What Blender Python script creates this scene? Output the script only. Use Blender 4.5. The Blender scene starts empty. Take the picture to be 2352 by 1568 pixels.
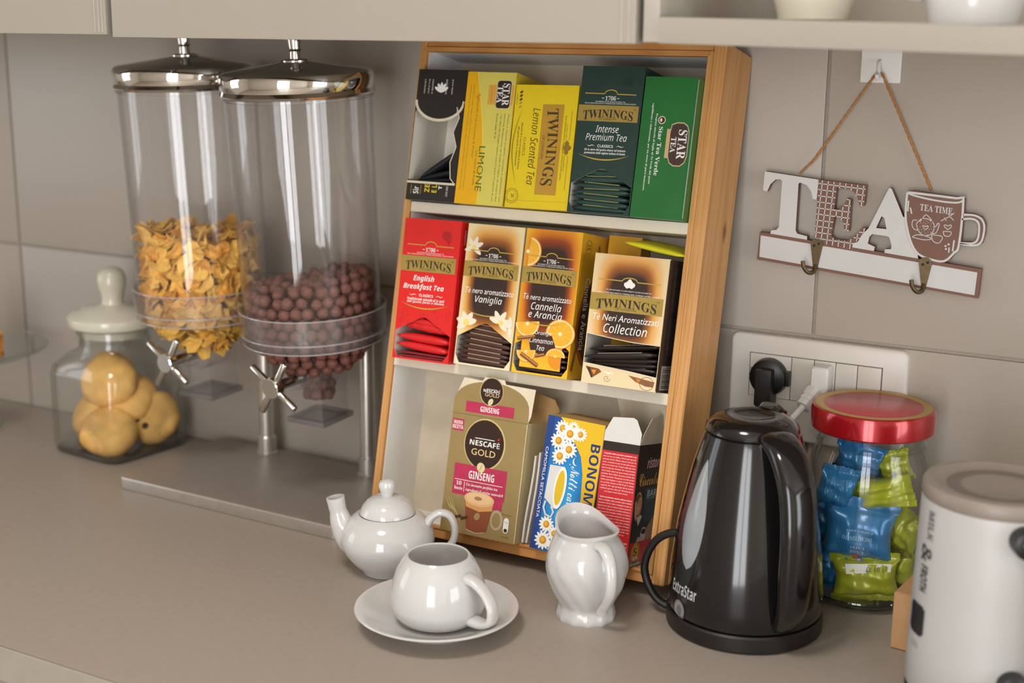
import bpy, bmesh, math, random
from mathutils import Vector, Matrix
from mathutils.geometry import tessellate_polygon

random.seed(7)
SC = bpy.context.scene
COL = SC.collection

# ------------------------------------------------------------------ camera
CAM_POS = Vector((1.3744, -1.4466, 0.5861))
YAW, PITCH, ROLL = 0.5046, 0.2247, 0.0094
fw = Vector((-math.sin(YAW) * math.cos(PITCH), math.cos(YAW) * math.cos(PITCH), -math.sin(PITCH)))
rt = Vector((math.cos(YAW), math.sin(YAW), 0))
up = rt.cross(fw)
rt, up = rt * math.cos(ROLL) + up * math.sin(ROLL), up * math.cos(ROLL) - rt * math.sin(ROLL)
cam = bpy.data.cameras.new('camera')
cam.sensor_width = 36.0
cam.lens = 3097.0 / 2352 * 36
cam.clip_start = 0.05
cam.dof.use_dof = True
cam.dof.focus_distance = 1.44
cam.dof.aperture_fstop = 3.0
cam.dof.aperture_blades = 8
cam_ob = bpy.data.objects.new('camera', cam)
cam_ob.matrix_world = Matrix(((rt.x, up.x, -fw.x, CAM_POS.x), (rt.y, up.y, -fw.y, CAM_POS.y),
                              (rt.z, up.z, -fw.z, CAM_POS.z), (0, 0, 0, 1)))
COL.objects.link(cam_ob)
SC.camera = cam_ob

# ------------------------------------------------------------------ world, windows' daylight, exposure
world = bpy.data.worlds.new('world')
SC.world = world
world.use_nodes = True
world.node_tree.nodes['Background'].inputs[0].default_value = (0.75, 0.86, 1.0, 1)
world.node_tree.nodes['Background'].inputs[1].default_value = 1.2
SC.view_settings.view_transform = 'Standard'
SC.view_settings.look = 'None'
SC.view_settings.exposure = -0.50
SC.view_settings.gamma = 1.0
SC.view_settings.use_curve_mapping = False
SC.cycles.use_denoising = True
SC.cycles.max_bounces = 14
SC.cycles.diffuse_bounces = 4
SC.cycles.glossy_bounces = 6
SC.cycles.transmission_bounces = 10
SC.cycles.transparent_max_bounces = 24
SC.cycles.caustics_reflective = False
SC.cycles.caustics_refractive = False
SC.cycles.sample_clamp_indirect = 6.0


def daylight(name, loc, target, sx, sy, power, color):
    l = bpy.data.lights.new(name, 'AREA')
    l.shape = 'RECTANGLE'
    l.size, l.size_y = sx, sy
    l.energy = power
    l.color = color
    o = bpy.data.objects.new(name, l)
    o.location = loc
    o.rotation_euler = (Vector(target) - Vector(loc)).to_track_quat('-Z', 'Y').to_euler()
    COL.objects.link(o)
    return o


XL, XR, YF, ZF, ZC = -2.3, 5.2, -3.7, -0.9, 1.9
# windows: (wall, centre along the wall, width, sill z, head z)
daylight('daylight_right', (XR + 0.02, -1.9, 0.42), (0, -1.9, 0.42), 1.9, 2.4, 105, (0.95, 0.975, 1.0))
daylight('daylight_front', (1.55, YF - 0.02, 0.42), (1.55, 0, 0.42), 1.1, 2.4, 98, (0.98, 0.98, 1.0))
daylight('daylight_left', (XL - 0.02, -1.5, 0.62), (0, -1.5, 0.62), 1.0, 1.4, 14, (0.95, 0.97, 1.0))

fill_light = bpy.data.lights.new('overhead_fill', 'AREA')  # overhead fill added to brighten level surfaces; the room has no known fixture here
fill_light.shape = 'DISK'
fill_light.size = 0.5
fill_light.energy = 26
fill_light.color = (1.0, 0.965, 0.92)
fill_light_ob = bpy.data.objects.new('overhead_fill', fill_light)
fill_light_ob.location = (0.7, -1.25, 1.83)
COL.objects.link(fill_light_ob)

# ------------------------------------------------------------------ materials


def lin(h):
    h = h.lstrip('#')
    r = []
    for i in (0, 2, 4):
        v = int(h[i:i + 2], 16) / 255
        r.append(v / 12.92 if v <= 0.04045 else ((v + 0.055) / 1.055) ** 2.4)
    return (r[0], r[1], r[2], 1)


MATS = {}


def mat(name, hx, rough=0.5, metal=0.0, var=0.06, scale=40.0, bump=0.0, bscale=200.0, coat=0.0, spec=0.5, sss=0.0, lit=None):
    if name in MATS:
        return MATS[name]
    m = bpy.data.materials.new(name)
    m.use_nodes = True
    nt = m.node_tree
    b = nt.nodes['Principled BSDF']
    c = lin(hx) if isinstance(hx, str) else (*hx, 1)
    tc = nt.nodes.new('ShaderNodeTexCoord')
    if var:
        n = nt.nodes.new('ShaderNodeTexNoise')
        n.inputs['Scale'].default_value = scale
        n.inputs['Detail'].default_value = 4
        nt.links.new(tc.outputs['Object'], n.inputs['Vector'])
        r = nt.nodes.new('ShaderNodeValToRGB')
        r.color_ramp.elements[0].position = 0.3
        r.color_ramp.elements[1].position = 0.7
        r.color_ramp.elements[0].color = (c[0] * (1 - var), c[1] * (1 - var), c[2] * (1 - var), 1)
        r.color_ramp.elements[1].color = (min(1, c[0] * (1 + var)), min(1, c[1] * (1 + var)), min(1, c[2] * (1 + var)), 1)
        nt.links.new(n.outputs['Fac'], r.inputs['Fac'])
        nt.links.new(r.outputs['Color'], b.inputs['Base Color'])
    else:
        b.inputs['Base Color'].default_value = c
    b.inputs['Roughness'].default_value = rough
    b.inputs['Metallic'].default_value = metal
    b.inputs['Specular IOR Level'].default_value = spec
    b.inputs['Coat Weight'].default_value = coat
    b.inputs['Coat Roughness'].default_value = 0.06
    if sss:
        b.inputs['Subsurface Weight'].default_value = sss
        b.inputs['Subsurface Scale'].default_value = 0.012
        b.inputs['Subsurface Radius'].default_value = (1.0, 0.92, 0.85)
    if bump:
        n2 = nt.nodes.new('ShaderNodeTexNoise')
        n2.inputs['Scale'].default_value = bscale
        n2.inputs['Detail'].default_value = 5
        nt.links.new(tc.outputs['Object'], n2.inputs['Vector'])
        bp = nt.nodes.new('ShaderNodeBump')
        bp.inputs['Strength'].default_value = bump
        bp.inputs['Distance'].default_value = 0.002
        nt.links.new(n2.outputs['Fac'], bp.inputs['Height'])
        nt.links.new(bp.outputs['Normal'], b.inputs['Normal'])
    MATS[name] = m
    return m


def glass(name, tint=(0.97, 0.97, 0.96), edge=(0.75, 0.78, 0.76), milky=0.0, f0=0.045, rough=0.02):
    """Thin clear pane: Schlick reflection over straight-through transmission, darker where looked through edge-on."""
    m = bpy.data.materials.new(name)
    m.use_nodes = True
    nt = m.node_tree
    nt.nodes.remove(nt.nodes['Principled BSDF'])
    out = nt.nodes['Material Output']
    lw = nt.nodes.new('ShaderNodeLayerWeight')
    lw.inputs['Blend'].default_value = 0.5
    pw = nt.nodes.new('ShaderNodeMath'); pw.operation = 'POWER'; pw.inputs[1].default_value = 4.0
    nt.links.new(lw.outputs['Facing'], pw.inputs[0])
    ml = nt.nodes.new('ShaderNodeMath'); ml.operation = 'MULTIPLY_ADD'
    ml.inputs[1].default_value = 0.8; ml.inputs[2].default_value = f0
    nt.links.new(pw.outputs[0], ml.inputs[0])
    p2 = nt.nodes.new('ShaderNodeMath'); p2.operation = 'POWER'; p2.inputs[1].default_value = 2.5
    nt.links.new(lw.outputs['Facing'], p2.inputs[0])
    mx = nt.nodes.new('ShaderNodeMixRGB')
    mx.inputs[1].default_value = (*tint, 1); mx.inputs[2].default_value = (*edge, 1)
    nt.links.new(p2.outputs[0], mx.inputs[0])
    tr = nt.nodes.new('ShaderNodeBsdfTransparent')
    nt.links.new(mx.outputs[0], tr.inputs[0])
    gl = nt.nodes.new('ShaderNodeBsdfGlossy')
    gl.inputs['Roughness'].default_value = rough
    ms = nt.nodes.new('ShaderNodeMixShader')
    nt.links.new(ml.outputs[0], ms.inputs[0])
    last = tr
    if milky:
        df = nt.nodes.new('ShaderNodeBsdfDiffuse'); df.inputs[0].default_value = (0.75, 0.74, 0.75, 1)
        mm = nt.nodes.new('ShaderNodeMixShader'); mm.inputs[0].default_value = milky
        nt.links.new(tr.outputs[0], mm.inputs[1]); nt.links.new(df.outputs[0], mm.inputs[2])
        last = mm
    nt.links.new(last.outputs[0], ms.inputs[1])
    nt.links.new(gl.outputs[0], ms.inputs[2])
    nt.links.new(ms.outputs[0], out.inputs['Surface'])
    MATS[name] = m
    return m


def ramp_mat(name, cx, cz, a, b, stops, rough=0.4, p=4.0):
    """Printed art: colour by superelliptic distance from a centre, over the mesh's own generated coordinates."""
    m = bpy.data.materials.new(name)
    m.use_nodes = True
    nt = m.node_tree
    bs = nt.nodes['Principled BSDF']
    bs.inputs['Roughness'].default_value = rough
    tc = nt.nodes.new('ShaderNodeTexCoord')
    sp = nt.nodes.new('ShaderNodeSeparateXYZ')
    nt.links.new(tc.outputs['Generated'], sp.inputs[0])

    def mth(op, x, y):
        n = nt.nodes.new('ShaderNodeMath'); n.operation = op
        for i, v in enumerate((x, y)):
            if v is None:
                continue
            if isinstance(v, (int, float)):
                n.inputs[i].default_value = v
            else:
                nt.links.new(v, n.inputs[i])
        return n.outputs[0]
    tx = mth('POWER', mth('ABSOLUTE', mth('DIVIDE', mth('SUBTRACT', sp.outputs[0], cx), a), None), p)
    tz = mth('POWER', mth('ABSOLUTE', mth('DIVIDE', mth('SUBTRACT', sp.outputs[2], cz), b), None), p)
    d = mth('POWER', mth('ADD', tx, tz), 1.0 / p)
    d = mth('MULTIPLY', d, 0.5)
    r = nt.nodes.new('ShaderNodeValToRGB')
    e = r.color_ramp.elements
    while len(e) > len(stops):
        e.remove(e[-1])
    while len(e) < len(stops):
        e.new(1.0)
    for el, (pos, hx) in zip(e, stops):
        el.position = pos * 0.5
        el.color = lin(hx)
    nt.links.new(d, r.inputs['Fac'])
    nt.links.new(r.outputs['Color'], bs.inputs['Base Color'])
    MATS[name] = m
    return m


def wood(name, light, dark, sc=(30, 30, 3), rough=0.45, knots=True):
    m = bpy.data.materials.new(name)
    m.use_nodes = True
    nt = m.node_tree
    b = nt.nodes['Principled BSDF']
    tc = nt.nodes.new('ShaderNodeTexCoord')
    mp = nt.nodes.new('ShaderNodeMapping')
    mp.inputs['Scale'].default_value = sc
    nt.links.new(tc.outputs['Object'], mp.inputs[0])
    n = nt.nodes.new('ShaderNodeTexNoise')
    n.inputs['Scale'].default_value = 2.2
    n.inputs['Detail'].default_value = 6
    n.inputs['Distortion'].default_value = 0.6
    nt.links.new(mp.outputs[0], n.inputs['Vector'])
    w = nt.nodes.new('ShaderNodeTexWave')
    w.inputs['Scale'].default_value = 1.1
    w.inputs['Distortion'].default_value = 6
    w.inputs['Detail'].default_value = 3
    nt.links.new(mp.outputs[0], w.inputs['Vector'])
    ad = nt.nodes.new('ShaderNodeMixRGB'); ad.inputs[0].default_value = 0.25
    nt.links.new(n.outputs['Fac'], ad.inputs[1]); nt.links.new(w.outputs['Fac'], ad.inputs[2])
    r = nt.nodes.new('ShaderNodeValToRGB')
    r.color_ramp.elements[0].position = 0.2; r.color_ramp.elements[0].color = lin(dark)
    r.color_ramp.elements[1].position = 0.75; r.color_ramp.elements[1].color = lin(light)
    nt.links.new(ad.outputs[0], r.inputs['Fac'])
    last = r.outputs['Color']
    if knots:
        v = nt.nodes.new('ShaderNodeTexVoronoi'); v.inputs['Scale'].default_value = 1.0
        mk = nt.nodes.new('ShaderNodeMapping'); mk.inputs['Scale'].default_value = (16, 16, 9)
        nt.links.new(tc.outputs['Object'], mk.inputs[0]); nt.links.new(mk.outputs[0], v.inputs['Vector'])
        kr = nt.nodes.new('ShaderNodeValToRGB')
        kr.color_ramp.elements[0].position = 0.05; kr.color_ramp.elements[0].color = (1, 1, 1, 1)
        kr.color_ramp.elements[1].position = 0.13; kr.color_ramp.elements[1].color = (0, 0, 0, 1)
        nt.links.new(v.outputs['Distance'], kr.inputs[0])
        mk2 = nt.nodes.new('ShaderNodeMixRGB'); mk2.inputs[2].default_value = lin('5a2c14')
        sc_ = nt.nodes.new('ShaderNodeMath'); sc_.operation = 'MULTIPLY'; sc_.inputs[1].default_value = 0.75
        nt.links.new(kr.outputs[0], sc_.inputs[0]); nt.links.new(sc_.outputs[0], mk2.inputs[0])
        nt.links.new(last, mk2.inputs[1]); last = mk2.outputs[0]
    nt.links.new(last, b.inputs['Base Color'])
    b.inputs['Roughness'].default_value = rough
    MATS[name] = m
    return m


WALL = mat('room_paint', 'e6dfd3', 0.8)
TILE = mat('beige_tile', 'b0a69a', 0.33, var=0.03, scale=3.0, bump=0.06, bscale=60)
GROUT = mat('grey_grout', 'a59b8f', 0.9, var=0.08, scale=300)
COUNTER = mat('taupe_laminate', 'a1958a', 0.42, var=0.03, scale=120, bump=0.05, bscale=900)
EDGE = mat('counter_edge', '9d968a', 0.4)
CAB = mat('cabinet_laminate', '9f978b', 0.42, var=0.015, scale=6)
CABE = mat('cabinet_edge', 'aca69c', 0.35)
DARK = mat('dark_gap', '2a2622', 0.6)
WHITE = mat('white_paint', 'ebe9e6', 0.6, var=0.03, scale=20)
CREAMSH = mat('cream_shelf', 'd6cdb9', 0.55, var=0.03, scale=20)
PLY = mat('pale_plywood', 'cdbfa9', 0.6, var=0.08, scale=25)
PINE = wood('pine', 'd3a066', 'bf8647', sc=(60, 60, 4))
PINEH = wood('pine_across', 'd09858', 'b87a3c', sc=(4, 60, 60))
CHROME = mat('chrome', 'd8d6d2', 0.06, 1.0, var=0)
STEEL = mat('brushed_steel', 'c9c3bb', 0.3, 0.8, var=0.05, scale=90)
STEELD = mat('steel_plate_top', '9c9289', 0.42, 0.35, var=0.04, scale=60)
PORC = mat('white_porcelain', 'cccbc9', 0.12, var=0.01, coat=0.25, sss=0.5)
CREAMC = mat('cream_ceramic', 'cdc8b6', 0.2, var=0.02, coat=0.4)
BLACKP = mat('glossy_black_plastic', '131111', 0.13, var=0.1, coat=0.35)
BLACKM = mat('matte_black_plastic', '191716', 0.38, var=0.1)
RUBBER = mat('black_cable', '141313', 0.45)
WPLAST = mat('white_plastic', 'd9d3c9', 0.35, var=0.01)
WPLASTB = mat('bright_white_plastic', 'e6e5e1', 0.35, var=0.01)
PLEX = glass('clear_acrylic', (0.994, 0.992, 0.992), (0.90, 0.885, 0.90), milky=0.008, f0=0.035)
PLEXM = glass('cloudy_acrylic', (0.985, 0.98, 0.98), (0.85, 0.83, 0.85), milky=0.035, f0=0.05, rough=0.08)
PLEXF = glass('funnel_acrylic', (0.97, 0.96, 0.96), (0.72, 0.70, 0.72), milky=0.06, f0=0.05, rough=0.06)
PLEXR = glass('acrylic_rim', (0.95, 0.94, 0.94), (0.8, 0.78, 0.8), milky=0.22, f0=0.08, rough=0.1)
GLASS = glass('jar_glass', (0.99, 0.995, 0.99), (0.74, 0.78, 0.76), f0=0.035)
GLASSB = glass('jar_glass_base', (0.72, 0.74, 0.72), (0.25, 0.28, 0.27), f0=0.08)

# ------------------------------------------------------------------ object helpers


def tag(o, label=None, cat=None, group=None, kind=None):
    if label: o['label'] = label
    if cat: o['category'] = cat
    if group: o['group'] = group
    if kind: o['kind'] = kind
    return o


def thing(name, label, cat, loc=(0, 0, 0), rot=(0, 0, 0), group=None):
    o = bpy.data.objects.new(name, None)
    o.empty_display_size = 0.02
    o.location = loc
    o.rotation_euler = rot
    COL.objects.link(o)
    return tag(o, label, cat, group)


def mesh(name, verts, faces, mats, parent=None, smooth=True, mi=None, auto=40):
    me = bpy.data.meshes.new(name)
    me.from_pydata([tuple(v) for v in verts], [], faces)
    if not isinstance(mats, (list, tuple)):
        mats = [mats]
    for m in mats:
        me.materials.append(m)
    if mi:
        me.polygons.foreach_set('material_index', mi)
    me.update()
    o = bpy.data.objects.new(name, me)
    COL.objects.link(o)
    if parent:
        o.parent = parent
    if smooth:
        me.polygons.foreach_set('use_smooth', [True] * len(me.polygons))
        me.set_sharp_from_angle(angle=math.radians(auto))
    return o


def bm_obj(name, bm, mats, parent=None, smooth=True, auto=40):
    me = bpy.data.meshes.new(name)
    bmesh.ops.recalc_face_normals(bm, faces=bm.faces)
    bm.to_mesh(me)
    bm.free()
    if not isinstance(mats, (list, tuple)):
        mats = [mats]
    for m in mats:
        me.materials.append(m)
    o = bpy.data.objects.new(name, me)
    COL.objects.link(o)
    if parent:
        o.parent = parent
    if smooth:
        me.polygons.foreach_set('use_smooth', [True] * len(me.polygons))
        me.set_sharp_from_angle(angle=math.radians(auto))
    return o


def box(name, x0, x1, y0, y1, z0, z1, mats, parent=None, bevel=0.0, seg=2, M=None):
    bm = bmesh.new()
    bmesh.ops.create_cube(bm, size=1)
    for v in bm.verts:
        v.co = Vector((x0 + (v.co.x + .5) * (x1 - x0), y0 + (v.co.y + .5) * (y1 - y0), z0 + (v.co.z + .5) * (z1 - z0)))
    if bevel:
        bmesh.ops.bevel(bm, geom=bm.edges[:], offset=bevel, segments=seg, profile=0.7, affect='EDGES')
    if M is not None:
        bm.transform(M)
    return bm_obj(name, bm, mats, parent)


def lathe_data(prof, n=48, c=(0, 0), close=False):
    vs, fs = [], []
    k = len(prof)
    for r, z in prof:
        for i in range(n):
            a = 2 * math.pi * i / n
            vs.append((c[0] + r * math.cos(a), c[1] + r * math.sin(a), z))
    rng = range(k if close else k - 1)
    for j in rng:
        j2 = (j + 1) % k
        for i in range(n):
            i2 = (i + 1) % n
            fs.append((j * n + i, j * n + i2, j2 * n + i2, j2 * n + i))
    return vs, fs


def lathe(name, prof, mats, parent=None, n=48, c=(0, 0), close=False, auto=35):
    """Revolve (r, z) about z; ends with r == 0 are closed by tiny rings."""
    prof = [(max(r, 1e-5), z) for r, z in prof]
    vs, fs = lathe_data(prof, n, c, close)
    o = mesh(name, vs, fs, mats, parent, auto=auto)
    bm = bmesh.new(); bm.from_mesh(o.data)
    bmesh.ops.remove_doubles(bm, verts=bm.verts, dist=3e-5)
    bmesh.ops.recalc_face_normals(bm, faces=bm.faces)
    bm.to_mesh(o.data); bm.free()
    return o


def catmull(pts, sub=6):
    P = [Vector(p) for p in pts]
    out = []
    for i in range(len(P) - 1):
        p0 = P[max(i - 1, 0)]; p1 = P[i]; p2 = P[i + 1]; p3 = P[min(i + 2, len(P) - 1)]
        for k in range(sub):
            t = k / sub
            out.append(0.5 * ((2 * p1) + (-p0 + p2) * t + (2 * p0 - 5 * p1 + 4 * p2 - p3) * t * t + (-p0 + 3 * p1 - 3 * p2 + p3) * t ** 3))
    out.append(P[-1])
    return out


def sweep_data(path, ra, rb=None, side=None, n=12, sq=2.0):
    """Sweep a superelliptic section (ra along `side`, rb across) along path; radii may be lists (interpolated)."""
    path = [Vector(p) for p in path]
    N = len(path)

    def val(r, i):
        if isinstance(r, (int, float)):
            return r
        t = i / (N - 1) * (len(r) - 1)
        k = min(int(t), len(r) - 2)
        return r[k] + (r[k + 1] - r[k]) * (t - k)
    rb = ra if rb is None else rb
    vs, fs = [], []
    prev = None
    for i, pnt in enumerate(path):
        d = (path[min(i + 1, N - 1)] - path[max(i - 1, 0)]).normalized()
        if side is not None:
            s = Vector(side)
        else:
            s = prev if prev is not None else (Vector((0, 0, 1)) if abs(d.z) < 0.9 else Vector((1, 0, 0)))
        s = (s - d * s.dot(d)).normalized()
        prev = s
        t = d.cross(s)
        A, B = val(ra, i), val(rb, i)
        for k in range(n):
            a = 2 * math.pi * k / n
            ca, sa = math.cos(a), math.sin(a)
            q = (abs(ca) ** sq + abs(sa) ** sq) ** (-1 / sq)
            vs.append(pnt + s * (A * ca * q) + t * (B * sa * q))
    for i in range(N - 1):
        for k in range(n):
            k2 = (k + 1) % n
            fs.append((i * n + k, i * n + k2, (i + 1) * n + k2, (i + 1) * n + k))
    fs.append(tuple(range(n - 1, -1, -1)))
    fs.append(tuple((N - 1) * n + k for k in range(n)))
    return vs, fs


def sweep(name, path, ra, mats, parent=None, rb=None, side=None, n=12, sq=2.0, auto=50):
    vs, fs = sweep_data(path, ra, rb, side, n, sq)
    return mesh(name, vs, fs, mats, parent, auto=auto)


class Bag:
    """Collects pieces for one joined mesh with several materials."""
    def __init__(s):
        s.v, s.f, s.m, s.mats = [], [], [], []

    def add(s, vs, fs, m):
        if m not in s.mats:
            s.mats.append(m)
        k = len(s.v)
        s.v += [tuple(v) for v in vs]
        s.f += [tuple(i + k for i in f) for f in fs]
        s.m += [s.mats.index(m)] * len(fs)

    def build(s, name, parent=None, smooth=False, auto=40):
        return mesh(name, s.v, s.f, s.mats, parent, smooth, s.m, auto)


def copy_tree(o, parent=None):
    c = o.copy()
    COL.objects.link(c)
    if parent is not None:
        c.parent = parent
    for ch in list(o.children):
        copy_tree(ch, c)
    return c


# ------------------------------------------------------------------ flat print (lettering and printed art as thin sheets)
def uni(s, base):
    r = ''
    for ch in s:
        if 'A' <= ch <= 'Z': r += chr(base + ord(ch) - 65)
        elif 'a' <= ch <= 'z': r += chr(base + 26 + ord(ch) - 97)
        elif '0' <= ch <= '9' and base == 0x1D400: r += chr(0x1D7CE + ord(ch) - 48)
        elif '0' <= ch <= '9' and base == 0x1D5D4: r += chr(0x1D7EC + ord(ch) - 48)
        else: r += ch
    return r


FONTB = {'serif': 0x1D400, 'ital': 0x1D608, 'bold': 0x1D5D4, 'boldital': 0x1D63C, 'script': 0x1D4D0, 'serifital': 0x1D468}
TCACHE = {}


def text_data(s, font):
    key = (s, font)
    if key not in TCACHE:
        cu = bpy.data.curves.new('lettering', 'FONT')
        cu.body = uni(s, FONTB[font]) if font in FONTB else s
        cu.resolution_u = 2
        if font == 'shear':
            cu.shear = 0.22
        ob = bpy.data.objects.new('lettering', cu)
        me = ob.to_mesh()
        vs = [(v.co.x, v.co.y) for v in me.vertices]
        fs = [tuple(p.vertices) for p in me.polygons]
        ob.to_mesh_clear()
        bpy.data.objects.remove(ob)
        bpy.data.curves.remove(cu)
        if not vs:
            vs, fs = [(0, 0), (1, 0), (1, 1)], []
        x0 = min(v[0] for v in vs); x1 = max(v[0] for v in vs)
        y0 = min(v[1] for v in vs); y1 = max(v[1] for v in vs)
        vs = [((v[0] - (x0 + x1) / 2) / max(x1 - x0, 1e-6), (v[1] - (y0 + y1) / 2) / max(y1 - y0, 1e-6)) for v in vs]
        TCACHE[key] = (vs, fs)
    return TCACHE[key]


SPLIT = {'daisy_print', 'fruit_print', 'flower_print', 'spice_print', 'label_patch', 'scroll_print', 'leaf_print', 'torn_edge'}


class Print:
    """Sheet of print on a W x H face. x is a fraction of W from the left, y a fraction of H from the top."""
    def __init__(s, thing_, W, H, org=(0, 0, 0), ux=(1, 0, 0), n=(0, -1, 0), uz=(0, 0, 1), warp=None):
        s.t, s.W, s.H = thing_, W, H
        s.o, s.ux, s.n, s.uz = Vector(org), Vector(ux), Vector(n), Vector(uz)
        s.parts = {}
        s.lev = 0
        s.warp = warp
        s.k = 0
        s.ym = None

    def Y(s, y):
        if not s.ym:
            return y
        for (a, b), (c, d) in zip(s.ym, s.ym[1:]):
            if y <= c:
                return b + (d - b) * (y - a) / (c - a)
        return y

    def put(s, pts, fs, m, part):
        s.lev += 1
        if part == 'label_patch':
            s.k += 1
        if part in SPLIT:
            part = '%s#%d' % (part, s.k)
        lift = 0.00015 + 0.000006 * s.lev
        if s.warp:
            vs = [s.warp(x, z, lift) for x, z in pts]
        else:
            vs = [s.o + s.ux * x + s.uz * z + s.n * lift for x, z in pts]
        s.parts.setdefault(part, Bag()).add(vs, fs, m)

    def poly(s, pts, m, part='printed_art', holes=()):
        loops = [[Vector((x * s.W, (1 - s.Y(y)) * s.H, 0)) for x, y in pts]] + [[Vector((x * s.W, (1 - y) * s.H, 0)) for x, y in h] for h in holes]
        flat = [(v.x, v.y) for l in loops for v in l]
        fs = [tuple(t) for t in tessellate_polygon(loops)]
        s.put(flat, fs, m, part)

    def rect(s, x0, y0, x1, y1, m, part='printed_art'):
        s.poly([(x0, y0), (x1, y0), (x1, y1), (x0, y1)], m, part)

    def rrect(s, x0, y0, x1, y1, rad, m, part='printed_art'):
        """rad in metres"""
        a, b = rad / s.W, rad / s.H
        pts = []
        for cx, cy, st in ((x1 - a, y0 + b, -90), (x1 - a, y1 - b, 0), (x0 + a, y1 - b, 90), (x0 + a, y0 + b, 180)):
            for k in range(5):
                t = math.radians(st + 22.5 * k)
                pts.append((cx + a * math.cos(t), cy + b * math.sin(t)))
        s.poly(pts, m, part)

    def ell(s, cx, cy, rx, ry, m, part='printed_art', n=28, rot=0.0, a0=0, a1=360):
        """rx, ry in metres"""
        pts = []
        cy = s.Y(cy)
        keep, s.ym = s.ym, None
        for k in range(n):
            t = math.radians(a0 + (a1 - a0) * k / (n if a1 - a0 == 360 else n - 1))
            x, y = rx * math.cos(t), ry * math.sin(t)
            c, q = math.cos(rot), math.sin(rot)
            pts.append((cx + (x * c - y * q) / s.W, cy - (x * q + y * c) / s.H))
        s.poly(pts, m, part)
        s.ym = keep

    def line(s, pts, wd, m, part='printed_art', taper=False):
        """polyline of width wd metres"""
        P = [Vector((x * s.W, (1 - s.Y(y)) * s.H)) for x, y in pts]
        vs, fs = [], []
        for i, q in enumerate(P):
            d = (P[min(i + 1, len(P) - 1)] - P[max(i - 1, 0)]).normalized()
            nn = Vector((-d.y, d.x))
            w = wd / 2
            if taper:
                w *= max(0.08, math.sin(math.pi * i / (len(P) - 1)))
            vs += [tuple(q + nn * w), tuple(q - nn * w)]
        for i in range(len(P) - 1):
            fs.append((2 * i, 2 * i + 1, 2 * i + 3, 2 * i + 2))
        s.put(vs, fs, m, part)

    def arc(s, x0, x1, y, sag, wd, m, part='printed_art', tilt=0.0, taper=True, n=16):
        pts = []
        for k in range(n + 1):
            t = k / n
            pts.append((x0 + (x1 - x0) * t, y + sag * (1 - (2 * t - 1) ** 2) + tilt * t))
        s.line(pts, wd, m, part, taper)

    def text(s, body, x, y, w, h, m, font='sans', part='lettering', rot=0, arch=0.0, slope=0.0):
        """Fit the lettering's bounding box to w (of W) by h (of H), centred on (x, y); rot 90 reads downwards, w and h then of H and W."""
        vs, fs = text_data(body, font)
        w_ = w * (s.H if rot % 180 else s.W)
        h_ = h * (s.W if rot % 180 else s.H)
        c, q = math.cos(math.radians(-rot)), math.sin(math.radians(-rot))
        pts = []
        for a, b in vs:
            X, Y = a * w_, b * h_
            if arch:
                t = 2 * a
                Y = b * h_ * (1 + 0.22 * t * t) - arch * h_ * t * t
            Y += slope * X
            pts.append((x * s.W + X * c - Y * q, (1 - s.Y(y)) * s.H + X * q + Y * c))
        s.put(pts, fs, m, part)

    def done(s):
        for k, b in s.parts.items():
            o = b.build(k.split('#')[0], s.t)
            if k.split('#')[0] not in SPLIT:
                o['kind'] = 'stuff'

# ================================================================== the setting
def room_wall(name, x0, x1, y0, y1, z0, z1, axis, hole=None):
    """Wall slab; hole = (a0, a1, z0, z1) leaves an opening for a window."""
    B = Bag()

    def slab(a0, a1, c0, c1):
        if axis == 'x':
            X0, X1, Y0, Y1 = a0, a1, y0, y1
        else:
            X0, X1, Y0, Y1 = x0, x1, a0, a1
        vs = [(x, y, z) for x in (X0, X1) for y in (Y0, Y1) for z in (c0, c1)]
        fs = [(0, 1, 3, 2), (4, 6, 7, 5), (0, 4, 5, 1), (2, 3, 7, 6), (0, 2, 6, 4), (1, 5, 7, 3)]
        B.add(vs, fs, WALL)
    lo, hi = (x0, x1) if axis == 'x' else (y0, y1)
    if hole is None:
        slab(lo, hi, z0, z1)
    else:
        a0, a1, c0, c1 = hole
        slab(lo, a0, z0, z1); slab(a1, hi, z0, z1); slab(a0, a1, z0, c0); slab(a0, a1, c1, z1)
    return tag(B.build(name), kind='structure')


def window(name, axis, pos, a0, a1, z0, z1):
    t = tag(thing(name, None, None), kind='structure')
    w = 0.05

    def bar(nm, p0, p1, c0, c1):
        if axis == 'x':
            box(nm, p0, p1, pos - .03, pos + .03, c0, c1, WPLAST, t, bevel=.004, seg=1)
        else:
            box(nm, pos - .03, pos + .03, p0, p1, c0, c1, WPLAST, t, bevel=.004, seg=1)
    bar('window_frame', a0, a0 + w, z0, z1); bar('window_frame', a1 - w, a1, z0, z1)
    bar('window_frame', a0 + w, a1 - w, z0, z0 + w); bar('window_frame', a0 + w, a1 - w, z1 - w, z1)
    m = (a0 + a1) / 2
    bar('mullion', m - .035, m + .035, z0 + w, z1 - w)


tag(box('floor', XL, XR, YF, 0.1, ZF - .05, ZF, mat('floor_tile', 'b8ab9b', .4), None), kind='structure')
tag(box('ceiling', XL, XR, YF, 0.1, ZC, ZC + .05, WALL), kind='structure')
room_wall('wall_right', XR, XR + .12, YF, .1, ZF, ZC, 'y', (-2.9, -.9, -.82, 1.62))
room_wall('wall_left', XL - .12, XL, YF, .1, ZF, ZC, 'y', (-2.05, -.95, -.12, 1.38))
room_wall('wall_front', XL, XR, YF - .12, YF, ZF, ZC, 'x', (.95, 2.15, -.82, 1.62))
window('window_1', 'y', XR - .01, -2.9, -.9, -.82, 1.62)
window('window_2', 'x', YF + .01, .95, 2.15, -.82, 1.62)
window('window_3', 'y', XL + .01, -2.05, -.95, -.12, 1.38)

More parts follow.
